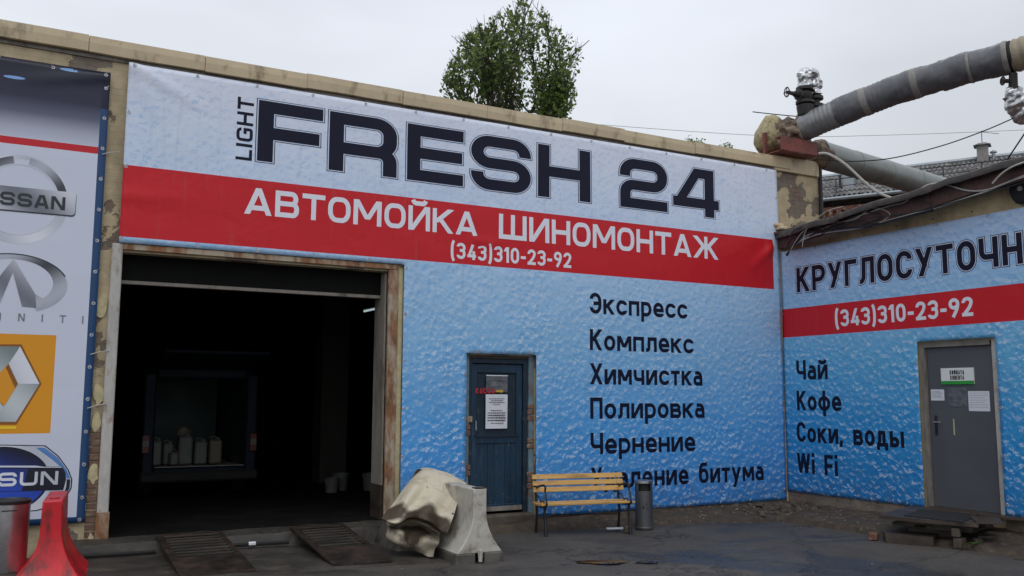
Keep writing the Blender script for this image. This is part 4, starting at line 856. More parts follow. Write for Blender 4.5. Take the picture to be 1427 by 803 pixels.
part('arrow', MB().add([(-5.47,.046,1.66),(-5.40,.046,1.66),(-5.40,.046,1.645),(-5.35,.046,1.675),(-5.40,.046,1.705),(-5.40,.046,1.69),(-5.47,.046,1.69)], [(0,1,2,3,4,5,6)]), MT['yel_print'], ks_)
# annex door
sg = thing('room_sign', 'white and green sign reading КОМНАТА КЛИЕНТА on the grey door', 'sign', (.03, -3.2, 1.9))
part('board', MB().box(.018, .034, -3.46, -2.96, 1.795, 2.02), MT['signwhite'], sg); part('stripe', MB().box(.0172, .018, -3.459, -2.961, 1.795, 1.842), MT['signgreen'], sg)
fs_ = Face(.22, .6, .12)
text(sg, 'КОМНАТА', 3.10, 1.93, .22, .058, fs_, lambda u, v, o_: (.0190-o_, -u, v), MT['inkblack'], gap=.12, joined=True); text(sg, 'КЛИЕНТА', 3.105, 1.858, .21, .058, fs_, lambda u, v, o_: (.0190-o_, -u, v), MT['inkblack'], gap=.12, joined=True)
def notice(label, y0, y1, z0, z1, rows):
    nn = thing('paper_notice', label, 'notice', (.03, (y0+y1)/2, z0)); part('sheet', MB().box(.0325, .0345, y1, y0, z0, z1), MT['paper'], nn); mb = MB()
    for k in range(rows):
        zz = z1-.03-(z1-z0-.05)*k/rows; yy = y0-.02
        while yy > y1+.03+random.random()*.04:
            ww = random.uniform(.01,.03); mb.add([(.0322,yy,zz),(.0322,max(y1+.015,yy-ww),zz),(.0322,max(y1+.015,yy-ww),zz+.006),(.0322,yy,zz+.006)], [(0,1,2,3)]); yy -= ww+.005
    part('print', mb, MT['inkgrey'], nn, kind='stuff')
notice('small white printed sheet at the left edge of the grey door', -2.775, -2.985, 1.57, 1.725, 6); notice('larger white printed sheet at the right edge of the grey door', -3.35, -3.66, 1.43, 1.70, 7)
panel_thing('plastic_sleeve', 'empty grey plastic sleeve between the two paper sheets on the grey door', 'plastic sleeve', MB().grid(6, 6, lambda a, b: (.03-.004*nz(a*3, b*3, 4), -3.04-.30*a, 1.49+.26*b)), MT['film'])

# ------------------------------------------------------------------ big pipes
PA, PB = atd(1125, 176, 15.9), atd(1418, 77, 13.9)
def axis_pt(t): return PA+(PB-PA)*t+Vector((0, 0, .10*math.sin(math.pi*t) if 0 < t < 1 else 0))                        # t = 0 at the support, 1 near the right edge of the photograph
def tpx(px):
    lo, hi = -.6, 3.0
    for _ in range(40):
        m_ = (lo+hi)/2; d = axis_pt(m_)-CAM; lo, hi = (m_, hi) if 713.5+F*d.dot(RT)/d.dot(FW) < px else (lo, m_)
    return lo
PL = (PB-PA).length
BP = thing('insulated_pipe', 'big overhead pipe in patched dark wrapping rising toward the right edge', 'pipe', (.4, 0, 6.3))
segs = [(1083,1119,.245,'lump',.10,0), (1118,1137,.236,'sleeve',.008,0), (1137,1166,.236,'sleeve',.003,1), (1166,1203,.243,'bitumen',.010,0), (1203,1211,.247,'bandlight',.006,0), (1211,1236,.238,'bitumen',.004,1),
        (1236,1273,.244,'bitumen',.010,0), (1273,1281,.248,'bandlight',.006,0), (1281,1312,.238,'bitumen',.01,0), (1312,1351,.258,'bitumen',.012,0), (1351,1354,.262,'bandlight',.003,0), (1354,1400,.252,'bitumen',.012,0), (1400,1406,.258,'bandlight',.006,0), (1406,1412,.238,'rubber',.01,0)]  # last narrow black section is the shade before the ribbed sleeve, set as colour
for i, (a, b, r_, m_, nd, ribs) in enumerate(segs):
    ta, tb = tpx(a), tpx(b); L = (tb-ta)*PL+.02; n_ = max(4, int(L/.016)); pts = []; rr = []
    for k in range(n_+1):
        q = ta*PL-.01+L*k/n_; pts.append(axis_pt(q/PL)); edge = .96 if k in (0, n_) and not ribs else 1
        rr.append(r_*edge*(1+(.02 if ribs else .006)*math.sin(q*2*math.pi/.075)))
    part('wrap_section', MB().tube(pts, rr, 40, True, lambda q, nd=nd: nd*2*nz(q.x, q.y, q.z, 3.2)+nd*nz(q.x, q.y, q.z, 9)+.02*nz(0, q.y, 0, 1.3)), MT[m_], BP, smooth=True)
t_ = tpx(1411); pts = []; rr = []
while t_ < 2.6: pts.append(axis_pt(t_)); rr.append(.25+.010*math.sin(t_*PL*2*math.pi/.11)); t_ += .025/PL
part('ribbed_sleeve', MB().tube(pts, rr, 36), MT['sleeve_b'], BP, smooth=True)
t0_ = tpx(1086)
part('foam_end', MB().tube([axis_pt(t0_-v_/PL) for v_ in (-.1,.0,.12,.25,.36,.44,.48)], [.27,.31,.33,.32,.28,.18,.04], 26, True, lambda q: .16*nz(q.x, q.y, q.z, 2.6)+.05*nz(q.x, q.y, q.z, 9)), MT['foam'], BP, smooth=True)
P2 = thing('rear_pipe', 'plain grey pipe sloping away behind the annex roof', 'pipe', (1.2, .03, 5.9))
a_, b_ = Vector((1.0, .0, 5.95)), Vector((7.5, 1.05, 5.95))
for i in range(6):
    p_, q_ = a_.lerp(b_, i/6), a_.lerp(b_, (i+1)/6); K = 6
    part('pipe_section', MB().tube([p_.lerp(q_, k/K) for k in range(K+1)], [.25+.002*(i % 2)]+[.247]*(K-1)+[.247], 36, True, lambda q: .008*nz(q.x, q.y, q.z, 2)), MT['pipe_grey'], P2, smooth=True)
part('torn_end', MB().tube([a_+Vector((-.12,0,.02)), a_+Vector((.0,0,0)), a_+Vector((.12,.01,0))], [.17,.262,.258], 24, True, lambda q: .07*nz(q.x, q.y, q.z, 5)), MT['lump'], P2, smooth=True)
# valve group on top of the pipe
V1 = thing('valve_group', 'black flanged valves with foil wrapped elbow standing on top of the big pipe', 'valve', (.45, -.3, 6.55))
vc = Vector((.47, -.32, 6.5))
def stack(cx, cy, prof, nm, par, mt): return part(nm, MB().lathe((cx, cy, 0), prof, 18), MT[mt], par, smooth=True)
stack(.40, -.30, [(.13,6.48),(.15,6.62),(.15,6.655),(.09,6.66),(.09,6.69),(.16,6.69),(.16,6.74),(.10,6.75),(.13,6.80),(.13,6.88),(.09,6.92),(.15,6.93),(.15,6.98),(.08,6.985),(.08,7.05)], 'valve_body', V1, 'valve')
stack(.62, -.34, [(.08,6.5),(.08,6.64),(.13,6.65),(.13,6.70),(.07,6.71),(.07,6.78),(.13,6.79),(.13,6.84),(.07,6.85),(.07,6.92)], 'valve_body', V1, 'valve')
part('stem', MB().tube([(.30,-.30,6.83),(-.04,-.30,6.83)], [.05,.026], 10), MT['valve'], V1); part('bonnet', MB().lathe((.28,-.30,6.83), [(.10,.0),(.10,-.04),(.055,-.05),(.055,-.12)], 14, 'x'), MT['valve'], V1)
part('handwheel', MB().tube([(-.03, -.30+.055*math.cos(k*math.pi/8), 6.83+.085*math.sin(k*math.pi/8)) for k in range(17)], .011, 6), MT['valve'], V1); part('spoke', MB().tube([(-.03,-.38,6.83),(-.03,-.22,6.83)], .008, 5).tube([(-.03,-.30,6.75),(-.03,-.30,6.91)], .008, 5), MT['valve'], V1)
part('foil_wrap', MB().tube(spline([(.40,-.30,6.99),(.39,-.30,7.09),(.40,-.3,7.17),(.49,-.31,7.24),(.60,-.33,7.20),(.63,-.34,7.10),(.62,-.34,7.0),(.62,-.34,6.88)], 8), [.08]+[.12]*28+[.11]*20+[.085]*8, 20, True, lambda q: .05*nz(q.x, q.y, q.z, 8)+.03*nz(q.x, q.y, q.z, 17)), MT['foil'], V1)
V2 = thing('valve_group', 'small rusty valve with foil wrapped bend hanging below the pipe at the right edge', 'valve', (.2, -4.2, 5.8))
q1 = atd(1412, 113, 13.9)
part('valve_body', MB().tube([q1+UP*.12, q1-UP*.12], [.06,.07], 12).tube([q1-UP*.1, q1-UP*.14], .1, 12), MT['valve'], V2, smooth=True); part('stem', MB().tube([q1, q1-RT*.17-UP*.0], .035, 8), MT['valve'], V2)
part('handwheel', MB().tube([q1-RT*.16+UP*.055*math.cos(k*math.pi/6)+FW*.055*math.sin(k*math.pi/6) for k in range(13)], .016, 6), MT['valve'], V2)
part('foil_wrap', MB().tube(spline([atd(px, py, 13.9) for px, py in ((1411,123),(1412,134),(1417,147),(1427,157),(1442,158),(1456,148),(1462,130))], 10), [.11]*10+[.155]*51, 20, True, lambda q: .05*nz(q.x, q.y, q.z, 7)+.03*nz(q.x, q.y, q.z, 16)), MT['foil'], V2)

# ------------------------------------------------------------------ overhead wires
cable('overhead_wire', [atd(760,168,24), atd(1060,189,25), atd(1250,188,25), atd(1500,178,25)], .007, MT['cable_w'], 'faint thin wire crossing the whole sky behind the pipe', 'wire', 6)
cable('overhead_wire', [atd(1049,156,16.2), atd(1085,160,16.4), atd(1118,163,16.6)], .009, MT['cable_b'], 'short dark wire reaching the foil wrapped valves from the left', 'wire', 4)
cable('overhead_wire', [atd(1139,222,15.6), atd(1180,225,15.2), atd(1240,221,14.6), atd(1310,204,14.6), atd(1370,183,14.2), atd(1412,165,13.9)], .009, MT['cable_b'], 'dark wire sagging from the pipe support up to the foil bend', 'wire', 8)
cable('overhead_wire', [atd(1384,252,12.4), atd(1440,168,11.4)], .011, MT['cable_b'], 'straight dark wire rising steeply from the roof edge at the right', 'wire', 4)
cable('hose', [atd(1141,214,15.5), atd(1155,215,15.4), atd(1178,229,15.2), atd(1205,254,15.0), atd(1225,269,14.8), atd(1242,276,14.7)], .022, MT['cable_w'], 'pale hose curving down from the pipe support to the annex roof', 'hose')

# ------------------------------------------------------------------ far building with corrugated roof
e0, e1 = Vector((11.98,9.93,8.2)), Vector((13.34,7.55,8.2)); ed = (e1-e0).normalized(); up_ = Vector((-ed.y*-1, ed.x*-1, 0)); nrm_ = Vector((-ed.y, ed.x, 0))
if nrm_.dot(Vector((1,1,0))) < 0: nrm_ = -nrm_
FB = thing('far_building', 'brick building with grey corrugated roof seen over the annex', 'building', tuple(e0))
o0 = e0-ed*5; rise = 2.0; run = 5.6; LEN = 20
def fb(a, b, c_): return o0+ed*a+nrm_*b+Vector((0,0,c_))
w_ = MB().add([fb(0,.35,-8.5),fb(LEN,.35,-8.5),fb(LEN,.35,-.75),fb(0,.35,-.75),fb(0,9.8,-8.5),fb(LEN,9.8,-8.5),fb(LEN,9.8,-.75),fb(0,9.8,-.75)], [(0,1,2,3),(4,7,6,5),(0,3,7,4),(1,5,6,2),(3,2,6,7)])
part('wall', w_, MT['brick'], FB)
for (b0_, b1_, z0_, z1_, mt) in ((.25,.35,-.75,-.70,'cream'),(.10,.35,-.40,-.28,'brick'),(.18,.35,-.70,-.40,'brick')):
    mb = MB(); mb.add([fb(-.1,b0_,z0_),fb(LEN,b0_,z0_),fb(LEN,b0_,z1_),fb(-.1,b0_,z1_),fb(-.1,b1_,z0_),fb(LEN,b1_,z0_),fb(LEN,b1_,z1_),fb(-.1,b1_,z1_)], [(0,1,2,3),(4,7,6,5),(0,4,5,1),(3,2,6,7),(0,3,7,4),(1,5,6,2)]); part('cornice', mb, MT[mt], FB)
dm = MB()
rm = Matrix((ed, nrm_, Vector((0,0,1)))).transposed(); dent = MB().obox((0,0,0), (.13,.1,.2), rm).mesh('dentil'); dent.materials.append(MT['brick'])
for i in range(44): place('dentil', dent, None, FB, fb(3.2+.26*i, .13, -.50))
part('gutter', MB().tube([fb(-.2,-.02,-.03), fb(LEN,-.02,-.03)], .07, 8), MT['galv'], FB)
# corrugated sheets, course by course
SW, courses = 1.05, 6; sl = Vector((nrm_.x*run, nrm_.y*run, rise))/courses; slen = sl.length; sn = sl.normalized()
nup = ed.cross(sn).normalized()
if nup.z < 0: nup = -nup
cmsh = MB(); cmsh.grid(28, 1, lambda a, b: ed*(a*(SW+.05)) + sn*(b*(slen+.1)) + nup*(.035*math.sin(a*2*math.pi*7)+.035-.03*b))
cm = cmsh.mesh('roof_sheet', True); cm.materials.append(MT['slate'])
for c_ in range(courses):
    for i in range(int(LEN/SW)):
        j = random.uniform(-.012,.012); place('roof_sheet', cm, None, FB, fb(i*SW,0,0)+sl*c_+nup*(.02*(i % 2)+abs(j)+.02))
part('roof_board', MB().add([fb(-.1,.02,-.02),fb(LEN,.02,-.02),fb(LEN,run,rise-.02),fb(-.1,run,rise-.02),fb(LEN,2*run,-.02),fb(-.1,2*run,-.02)], [(0,1,2,3),(3,2,4,5)]), MT['slate'], FB)
part('ridge_cap', MB().tube([fb(-.1,run,rise+.07), fb(LEN,run,rise+.07)], .11, 8), MT['galv'], FB)
rail = MB()
for i in range(14): rail.tube([fb(1+i*1.1,.5,.2), fb(1+i*1.1,.5,.75)], .02, 5)
rail.tube([fb(1,.5,.75), fb(15.3,.5,.75)], .018, 5).tube([fb(1,.5,.5), fb(15.3,.5,.5)], .014, 5); part('roof_railing', rail, MT['black'], FB)
def on_roof(px, py, b):      # point over roof line b (0 eave .. 1 ridge)
    best = None
    for k in range(400):
        p = fb(k*.05, run*b, rise*b); d = p-CAM; z_ = d.dot(FW); x_ = 713.5+F*d.dot(RT)/z_
        if best is None or abs(x_-px) < best[0]: best = (abs(x_-px), p)
    return best[1]
c1 = on_roof(1370, 215, .93)
ch = part('chimney', MB().obox(c1+Vector((0,0,.2)), (.36,.36,.75), rm), MT['bandlight'], FB)
part('chimney_cap', MB().obox(c1+Vector((0,0,.63)), (.56,.56,.11), rm, .35), MT['slate'], ch); part('vent', MB().tube([c1+ed*.34+Vector((0,0,-.2)), c1+ed*.34+Vector((0,0,.3))], .06, 8).lathe(tuple(c1+ed*.34), [(.12,.28),(.12,.32),(.03,.38)], 10), MT['galv'], ch)
part('aerial', MB().tube([c1+Vector((0,0,.66)), c1+Vector((0,0,1.15))], .014, 5).tube([c1+Vector((0,0,1.1)), c1+ed*.55+Vector((0,0,.95))], .01, 5), MT['black'], ch)
c2 = on_roof(1183, 262, .35)
part('roof_vent', MB().obox(c2+Vector((0,0,.3)), (.38,.38,.8), rm), MT['galv'], FB)
part('aerial', MB().tube([on_roof(1171, 250, .3), on_roof(1171, 250, .3)+Vector((0,0,.55))], .05, 6), MT['black'], FB)

# ------------------------------------------------------------------ tree on the roof and saplings
def tree(name, label, base, trunks, H, seed, spread, leafn, leafs, inside=lambda p: True, group=None):
    rnd = random.Random(seed); T = thing(name, label, 'tree' if H > 1 else 'sapling', tuple(base)); base = Vector(base)
    tr = MB(); tw = MB(); lv = MB(); segs_ = []
    def grow(p, d, L, r_, depth):
        n_ = 4; pts = [p]
        for k in range(n_):
            if not inside(p): break
            d = (d+Vector((rnd.uniform(-.16,.16), rnd.uniform(-.16,.16), rnd.uniform(-.02,.12)))).normalized(); p = p+d*L/n_; pts.append(p)
            if depth < 3:
                for _ in range(2 if depth else 3):
                    an = rnd.uniform(0, 6.283); sd2 = Vector((math.cos(an), math.sin(an), rnd.uniform(.1,.9))).normalized()
                    if rnd.random() < .74: grow(p, (d*.75+sd2*.85).normalized(), L*rnd.uniform(.42,.62), r_*.5, depth+1)
        if len(pts) < 2: return
        (tr if depth == 0 else tw).tube(pts, [max(.0025, r_*(1-.6*k/n_)*(1 if len(pts) > n_ else 1-.8*k/(len(pts)-1))) for k in range(len(pts))], 6 if depth == 0 else 4)
        if depth >= 1 or len(pts) <= n_: segs_.append(pts)
    for (dx, dy, ln, lean) in trunks: grow(base+Vector((dx,dy,0)), Vector((lean[0], lean[1], 1)).normalized(), ln, .032*H/2.2, 0)
    for pts in segs_:
        for k in range(len(pts)-1):
            for _ in range(leafn):
                t_ = rnd.random(); p = pts[k].lerp(pts[k+1], t_)+Vector((rnd.gauss(0,.045), rnd.gauss(0,.045), rnd.gauss(0,.045)))
                if rnd.random() < .24 or not inside(p): continue
                s_ = leafs*rnd.uniform(.6,1.15); q = Vector((rnd.gauss(0,1), rnd.gauss(0,1), rnd.gauss(-.2,.7))).normalized(); n2 = Vector((rnd.gauss(0,1), rnd.gauss(0,1), rnd.gauss(.4,1))).normalized(); sd3 = q.cross(n2).normalized(); n2 = sd3.cross(q)
                a, b, c_, d, e_, f_ = p, p+q*s_*.35+sd3*s_*.36+n2*s_*.08, p+q*s_*.72+sd3*s_*.26+n2*s_*.06, p+q*s_, p+q*s_*.72-sd3*s_*.26+n2*s_*.06, p+q*s_*.35-sd3*s_*.36+n2*s_*.08; mid = p+q*s_*.5
                lv.add([a,b,c_,d,e_,f_,mid], [(0,1,6),(1,2,6),(2,3,6),(3,4,6),(4,5,6),(5,0,6)])
    part('trunk', tr, MT['bark'], T); part('branches', tw, MT['bark'], T); part('crown', lv, MT['leaf'], T, kind='stuff')
    return T
def crown_shape(p):
    prof = [(5.3,.6),(6.0,1.0),(6.5,1.3),(6.9,1.22),(7.3,.95),(7.7,.62),(8.05,.36),(8.4,.12),(9,0)]
    for (a, wa), (b, wb) in zip(prof, prof[1:]):
        if a <= p.z <= b:
            wd_ = wa+(wb-wa)*(p.z-a)/(b-a); cx = -4.62+.12*(p.z-6.2); an = math.atan2(p.z-6.6, p.x-cx)
            wd_ *= 1+.28*nz(math.cos(an)*2.2+4, math.sin(an)*2.2, p.y*.6, 1.3)
            return math.hypot(p.x-cx, (p.y-1.25)*1.1) < wd_
    return p.z < 5.5
tree('roof_tree', 'bushy green broadleaf tree growing behind the parapet above the lettering', (-4.68, 1.25, 5.42), [(.0,0,2.5,(.1,0)),(.05,.05,2.0,(.3,.1)),(-.06,0,1.9,(-.28,.05)),(.1,-.1,1.6,(.55,-.1)),(-.1,.05,1.5,(-.6,0)),(.2,.0,1.5,(1.1,.1)),(.3,.05,1.3,(1.5,.0)),(.25,-.1,1.2,(.8,-.2)),(-.2,-.05,1.3,(-1.0,-.1))], 2.4, 21, 1, 1, .084, crown_shape)
tree('sapling', 'small leafy sapling behind the coping left of the pipe end', (-.12, 1.2, 5.62), [(0,0,.36,(.1,0)),(.0,0,.3,(-.4,0))], .8, 9, 1, 1, .05)
tree('sapling', 'tiny sapling just left of the other one behind the coping', (-.78, 1.2, 5.66), [(0,0,.34,(-.15,0))], .8, 12, 1, 1, .045)

# ------------------------------------------------------------------ park bench
gy = lambda x, y: gz(x)+.0
bA, bB = Vector((-5.16, -.79, -.24)), Vector((-3.94, -1.02, -.25))
BN = thing('park_bench', 'park bench with yellow wooden slats and black iron ends beside the blue door', 'bench', tuple((bA+bB)/2))
ux = (bB-bA); ux.z = 0; BLn = ux.length; ux.normalize(); uy = Vector((-ux.y, ux.x, 0))            # uy = backwards, toward the wall
if uy.y < 0: uy = -uy
bm0 = Matrix((ux, uy, Vector((0,0,1)))).transposed()
def bp3(a, b, c_): return bA+ux*a+uy*b+Vector((0,0,c_))
for a in (.0, BLn-.02):
    s_ = []
    part('leg', MB().tube([bp3(a,.0,0), bp3(a,.02,.16), bp3(a,.055,.3), bp3(a,.03,.395)], [.024,.018,.018,.02], 8), MT['black'], BN, smooth=True)
    part('leg', MB().tube([bp3(a,.40,0), bp3(a,.365,.14), bp3(a,.35,.3), bp3(a,.37,.42), bp3(a,.40,.56), bp3(a,.45,.80)], [.022,.018,.018,.02,.018,.014], 8), MT['black'], BN, smooth=True)
    part('seat_bearer', MB().tube(spline([bp3(a,.02,.40), bp3(a,.12,.385), bp3(a,.25,.375), bp3(a,.37,.40)], 4), .016, 8), MT['black'], BN, smooth=True)
    part('arm_rest', MB().tube(spline([bp3(a,.02,.39), bp3(a,-.03,.42), bp3(a,-.01,.50), bp3(a,.03,.60), bp3(a,.02,.645), bp3(a,.1,.665), bp3(a,.25,.64), bp3(a,.40,.60)], 5), .014, 8), MT['black'], BN, smooth=True)
    part('scroll', MB().tube(spline([bp3(a,.03,.4), bp3(a,.10,.46), bp3(a,.2,.44), bp3(a,.27,.5), bp3(a,.38,.5)], 5), .01, 6), MT['black'], BN, smooth=True)
part('stretcher', MB().tube([bp3(0,.35,.25), bp3(BLn,.35,.22)], .007, 6), MT['black'], BN)
sm_ = MB().obox((0,0,0), (BLn+.12, .062, .026)).mesh('seat_slat'); sm_.materials.append(MT['slatwood'])
rze = math.atan2(ux.y, ux.x)
for i, (b_, c_) in enumerate(((.03,.418),(.105,.408),(.18,.403),(.255,.403),(.33,.412))):
    o = place('seat_slat', sm_, None, BN, bp3(BLn/2, b_, c_), (0,0,rze)); bev(o, .004)
bmh = MB().obox((0,0,0), (BLn+.10, .026, .066)).mesh('back_slat'); bmh.materials.append(MT['slatwood'])
for i, (b_, c_) in enumerate(((.378,.58),(.398,.665),(.418,.75))):
    o = place('back_slat', bmh, None, BN, bp3(BLn/2, b_-.01, c_), (-.22,0,rze)); bev(o, .004)
for i in range(3):
    for a in (.03, BLn-.05):
        b_, c_ = ((.378,.58),(.398,.665),(.418,.75))[i]
        q = bp3(a, b_-.026, c_); part('bolt', MB().tube([q, q-uy*.006], .008, 8), MT['steel'], BN)
# ------------------------------------------------------------------ litter bins
lc = Vector((-3.49, -.70, -.245))
LB = thing('litter_bin', 'slim grey cylindrical litter bin with slot opening beside the bench', 'litter bin', tuple(lc))
part('body', MB().lathe(lc, [(.125,0),(.13,.01),(.13,.03),(.125,.035),(.125,.53)], 36), MT['bin_grey'], LB, smooth=True)
part('top', MB().lathe(lc, [(.125,.634),(.13,.637),(.13,.67),(.12,.675),(.10,.67),(.06,.66)], 36), MT['steel'], LB, smooth=True)
tc_ = (CAM-lc); an0 = math.atan2(tc_.y, tc_.x)+.12     # the hood has a real opening facing the yard
hood = MB()
for k in range(36):
    a0 = 2*math.pi*k/36; a1 = a0+2*math.pi/36; mid = (a0+a1)/2; dd = abs((mid-an0+math.pi) % (2*math.pi)-math.pi)
    if dd < .75: continue
    pr = [lc+Vector((.1245*math.cos(a), .1245*math.sin(a), h_)) for a, h_ in ((a0,.529),(a1,.529),(a1,.636),(a0,.636))]; hood.add(pr, [(0,1,2,3)])
for s_ in (-1, 1):
    pr = []
    for j in range(7):
        th = an0+s_*(.75-.16*(1-math.cos(j/6*math.pi))*.0); pass
part('hood', hood, MT['bin_grey'], LB, smooth=True)
part('inner_liner', MB().lathe(lc, [(.095,.30),(.095,.63)], 24), MT['rubber'], LB)
pg = MB()      # litter pictogram on the body
def bc(u, z_, o_=.0012): th = an0+u/.125; return lc+Vector(((.125+o_)*math.cos(th), (.125+o_)*math.sin(th), z_))
pg.add([bc(.022,.27), bc(.030,.27), bc(.030,.36), bc(.022,.36)], [(0,1,2,3)]).add([bc(.012,.34),bc(.02,.36),bc(.02,.37),bc(.008,.345)], [(0,1,2,3)]).add([bc(.020,.372),bc(.032,.372),bc(.032,.386),bc(.020,.386)], [(0,1,2,3)])
pg.add([bc(-.03,.29), bc(-.008,.29), bc(-.004,.325), bc(-.034,.325)], [(0,1,2,3)]); part('pictogram', pg, MT['inkblack'], LB)
sc = Vector((-11.395, -.82, -.13))
SB = thing('steel_bin', 'brushed steel cylindrical bin with dark rim beside the red barrier', 'litter bin', tuple(sc))
part('body', MB().lathe(sc, [(.175,0),(.18,.02),(.19,.6),(.19,.66)], 40), MT['steel'], SB, smooth=True); part('rim', MB().lathe(sc, [(.196,.655),(.198,.66),(.198,.69),(.18,.695),(.172,.68)], 40), MT['black'], SB, smooth=True)
part('lid', MB().lathe(sc, [(.17,.66),(.17,.675),(.05,.675)], 24), MT['rubber'], SB)
part('side_slot', MB().obox(sc+Vector((.0,-.1905,.60)), (.13,.006,.012)), MT['black'], SB)

# ------------------------------------------------------------------ traffic barriers
def barrier(name, label, cat, corner, dirv, L, W0, W1, H, mat, footmat, flare_ends, footh=.12):
    """corner = middle of the near end at ground; dirv = along its length (away from the near end)"""
    dirv = Vector((*dirv, 0)).normalized(); sd_ = Vector((-dirv.y, dirv.x, 0)); c0 = Vector(corner); T = thing(name, label, cat, tuple(c0))
    mb = MB(); rings = []; K = 12
    for k in range(K+1):
        t_ = k/K; h_ = footh*(0 if flare_ends else 1)+(H-(0 if flare_ends else footh))*t_
        f_ = 0 if t_ > .62 else (1-t_/.62)**(1.9); wv = W1/2+(W0-W1)/2*f_
        if flare_ends: wv += .02*(1-t_)
        e_ = (.14*f_+.015*(1-t_)) if flare_ends else .0
        rings.append([c0+sd_*wv-dirv*e_+Vector((0,0,h_)), c0-sd_*wv-dirv*e_+Vector((0,0,h_)), c0-sd_*wv+dirv*(L+e_)+Vector((0,0,h_)), c0+sd_*wv+dirv*(L+e_)+Vector((0,0,h_))])
    vs = [p for r_ in rings for p in r_]; fs = [(a*4+k, a*4+(k+1) % 4, a*4+4+(k+1) % 4, a*4+4+k) for a in range(K) for k in range(4)]; fs += [(3,2,1,0), tuple(K*4+k for k in range(4))]
    b_ = part('body', mb.add(vs, fs), mat, T, smooth=True); bev(b_, .012, 2)
    if not flare_ends:
        for q in (-1, 1):
            f = MB().obox(c0+sd_*q*(W0/2*.62)+dirv*(L/2)+Vector((0,0,footh/2)), (L+.02, W0*.42, footh), Matrix((dirv, sd_, Vector((0,0,1)))).transposed()); bev(part('foot', f, footmat, T), .01)
        part('lug', MB().tube([c0-dirv*.012+Vector((0,0,.03)), c0-dirv*.012+Vector((0,0,.15))], [.022,.03], 10), mat, T)
        part('top_notch', MB().obox(c0+dirv*.05+Vector((0,0,H+.008)), (.1, W1*.7, .014), Matrix((dirv, sd_, Vector((0,0,1)))).transposed()), footmat, T)
    else:
        part('filler_cap', MB().lathe(c0+dirv*.22, [(.045,H),(.045,H+.012),(.03,H+.014)], 14), mat, T)
    return T
barrier('white_barrier', 'dirty white plastic traffic barrier with dark feet half under the tarpaulin', 'barrier', (-6.845, -2.2, -.222), (.03, 1), 1.1, .55, .16, .81, MT['plastic_w'], MT['plastic_d'], False)
barrier('red_barrier', 'red plastic water filled traffic barrier in front of the emblem banner', 'barrier', (-11.05, -1.72, -.14), (.1, 1.0), .95, .60, .17, .76, MT['plastic_r'], None, True)

# ------------------------------------------------------------------ tarpaulin over a heap beside the barrier
TP = thing('tarpaulin', 'stained and shade-painted cream tarpaulin slumped over a heap against the white barrier', 'tarpaulin', (-7.3, -1.5, -.2))
def tp(px, py, y_): return at(px, py, 'y', y_)
rows = [  # photo points row by row, top ridge to ground, with their depth
 [(590,655,-.85),(600,653,-.85),(612,656,-.9),(625,660,-.95),(640,668,-1.05),(651,674,-1.2)],
 [(583,658,-1.0),(592,656,-1.1),(604,658,-1.15),(620,662,-1.2),(634,670,-1.3),(643,679,-1.45)],
 [(566,676,-1.15),(580,672,-1.35),(596,675,-1.4),(612,680,-1.45),(628,686,-1.5),(640,688,-1.6)],
 [(550,698,-1.3),(566,696,-1.55),(584,697,-1.5),(602,698,-1.7),(620,704,-1.65),(637,702,-1.75)],
 [(538,714,-1.5),(553,718,-1.72),(574,708,-1.6),(594,716,-1.85),(612,722,-1.8),(631,722,-1.88)],
 [(531,723,-1.62),(551,730,-1.85),(572,722,-1.72),(594,726,-1.98),(610,738,-1.9),(622,745,-1.97)],
 [(538,727,-1.35),(554,733,-1.55),(572,726,-1.4),(590,730,-1.5),(604,738,-1.55),(613,743,-1.6)],
 [(540,736,-1.5),(556,742,-1.76),(572,742,-1.66),(588,746,-1.84),(600,751,-1.86),(612,756,-1.86)],
 [(538,748,-1.48),(554,757,-1.74),(572,756,-1.72),(586,762,-1.84),(598,766,-1.8),(606,766,-1.8)],
 [(545,756,-1.4),(556,761,-1.62),(572,766,-1.68),(586,771,-1.74),(596,776,-1.80),(604,778,-1.78)]]
pp = [[tp(*q) for q in r_] for r_ in rows]
back = [[p+Vector((.1,.55,-.1)) for p in pp[0]], [p+Vector((.05,.9,-.75)) for p in pp[0]]]
pp = back[::-1]+pp
for r_ in pp:
    for p in r_: p.z = max(p.z, gz(p.x)+.02)
cols = [spline(r_, 9) for r_ in pp]; gridp = [spline([c_[k] for c_ in cols], 8) for k in range(len(cols[0]))]
def fold(p, i, j):
    o_ = 0
    for (K_, n_, w_, ph) in ((at(556,732,'y',-1.8), 5.0, .42, .3), (at(557,761,'y',-1.65), 5.0, .28, 1.1)):
        dx, dz_ = p.x-K_.x, p.z-K_.z; r_ = math.hypot(dx, dz_); th = math.atan2(dz_, dx)
        o_ += .05*(1-abs(math.sin(th*n_*.5+ph))**.6-.3)*min(1, r_/.15)*math.exp(-(r_/w_)**2)
    return FW*(o_+.012*nz(p.x, p.y*.5, p.z, 3.1)+.004*abs(nz(p.x, p.y, p.z, 9)))
nc, nr = len(gridp), len(gridp[0])
mb = MB(); mb.add([gridp[i][j]+fold(gridp[i][j], i, j) for j in range(nr) for i in range(nc)], [(j*nc+i, (j+1)*nc+i, (j+1)*nc+i+1, j*nc+i+1) for j in range(nr-1) for i in range(nc-1)])
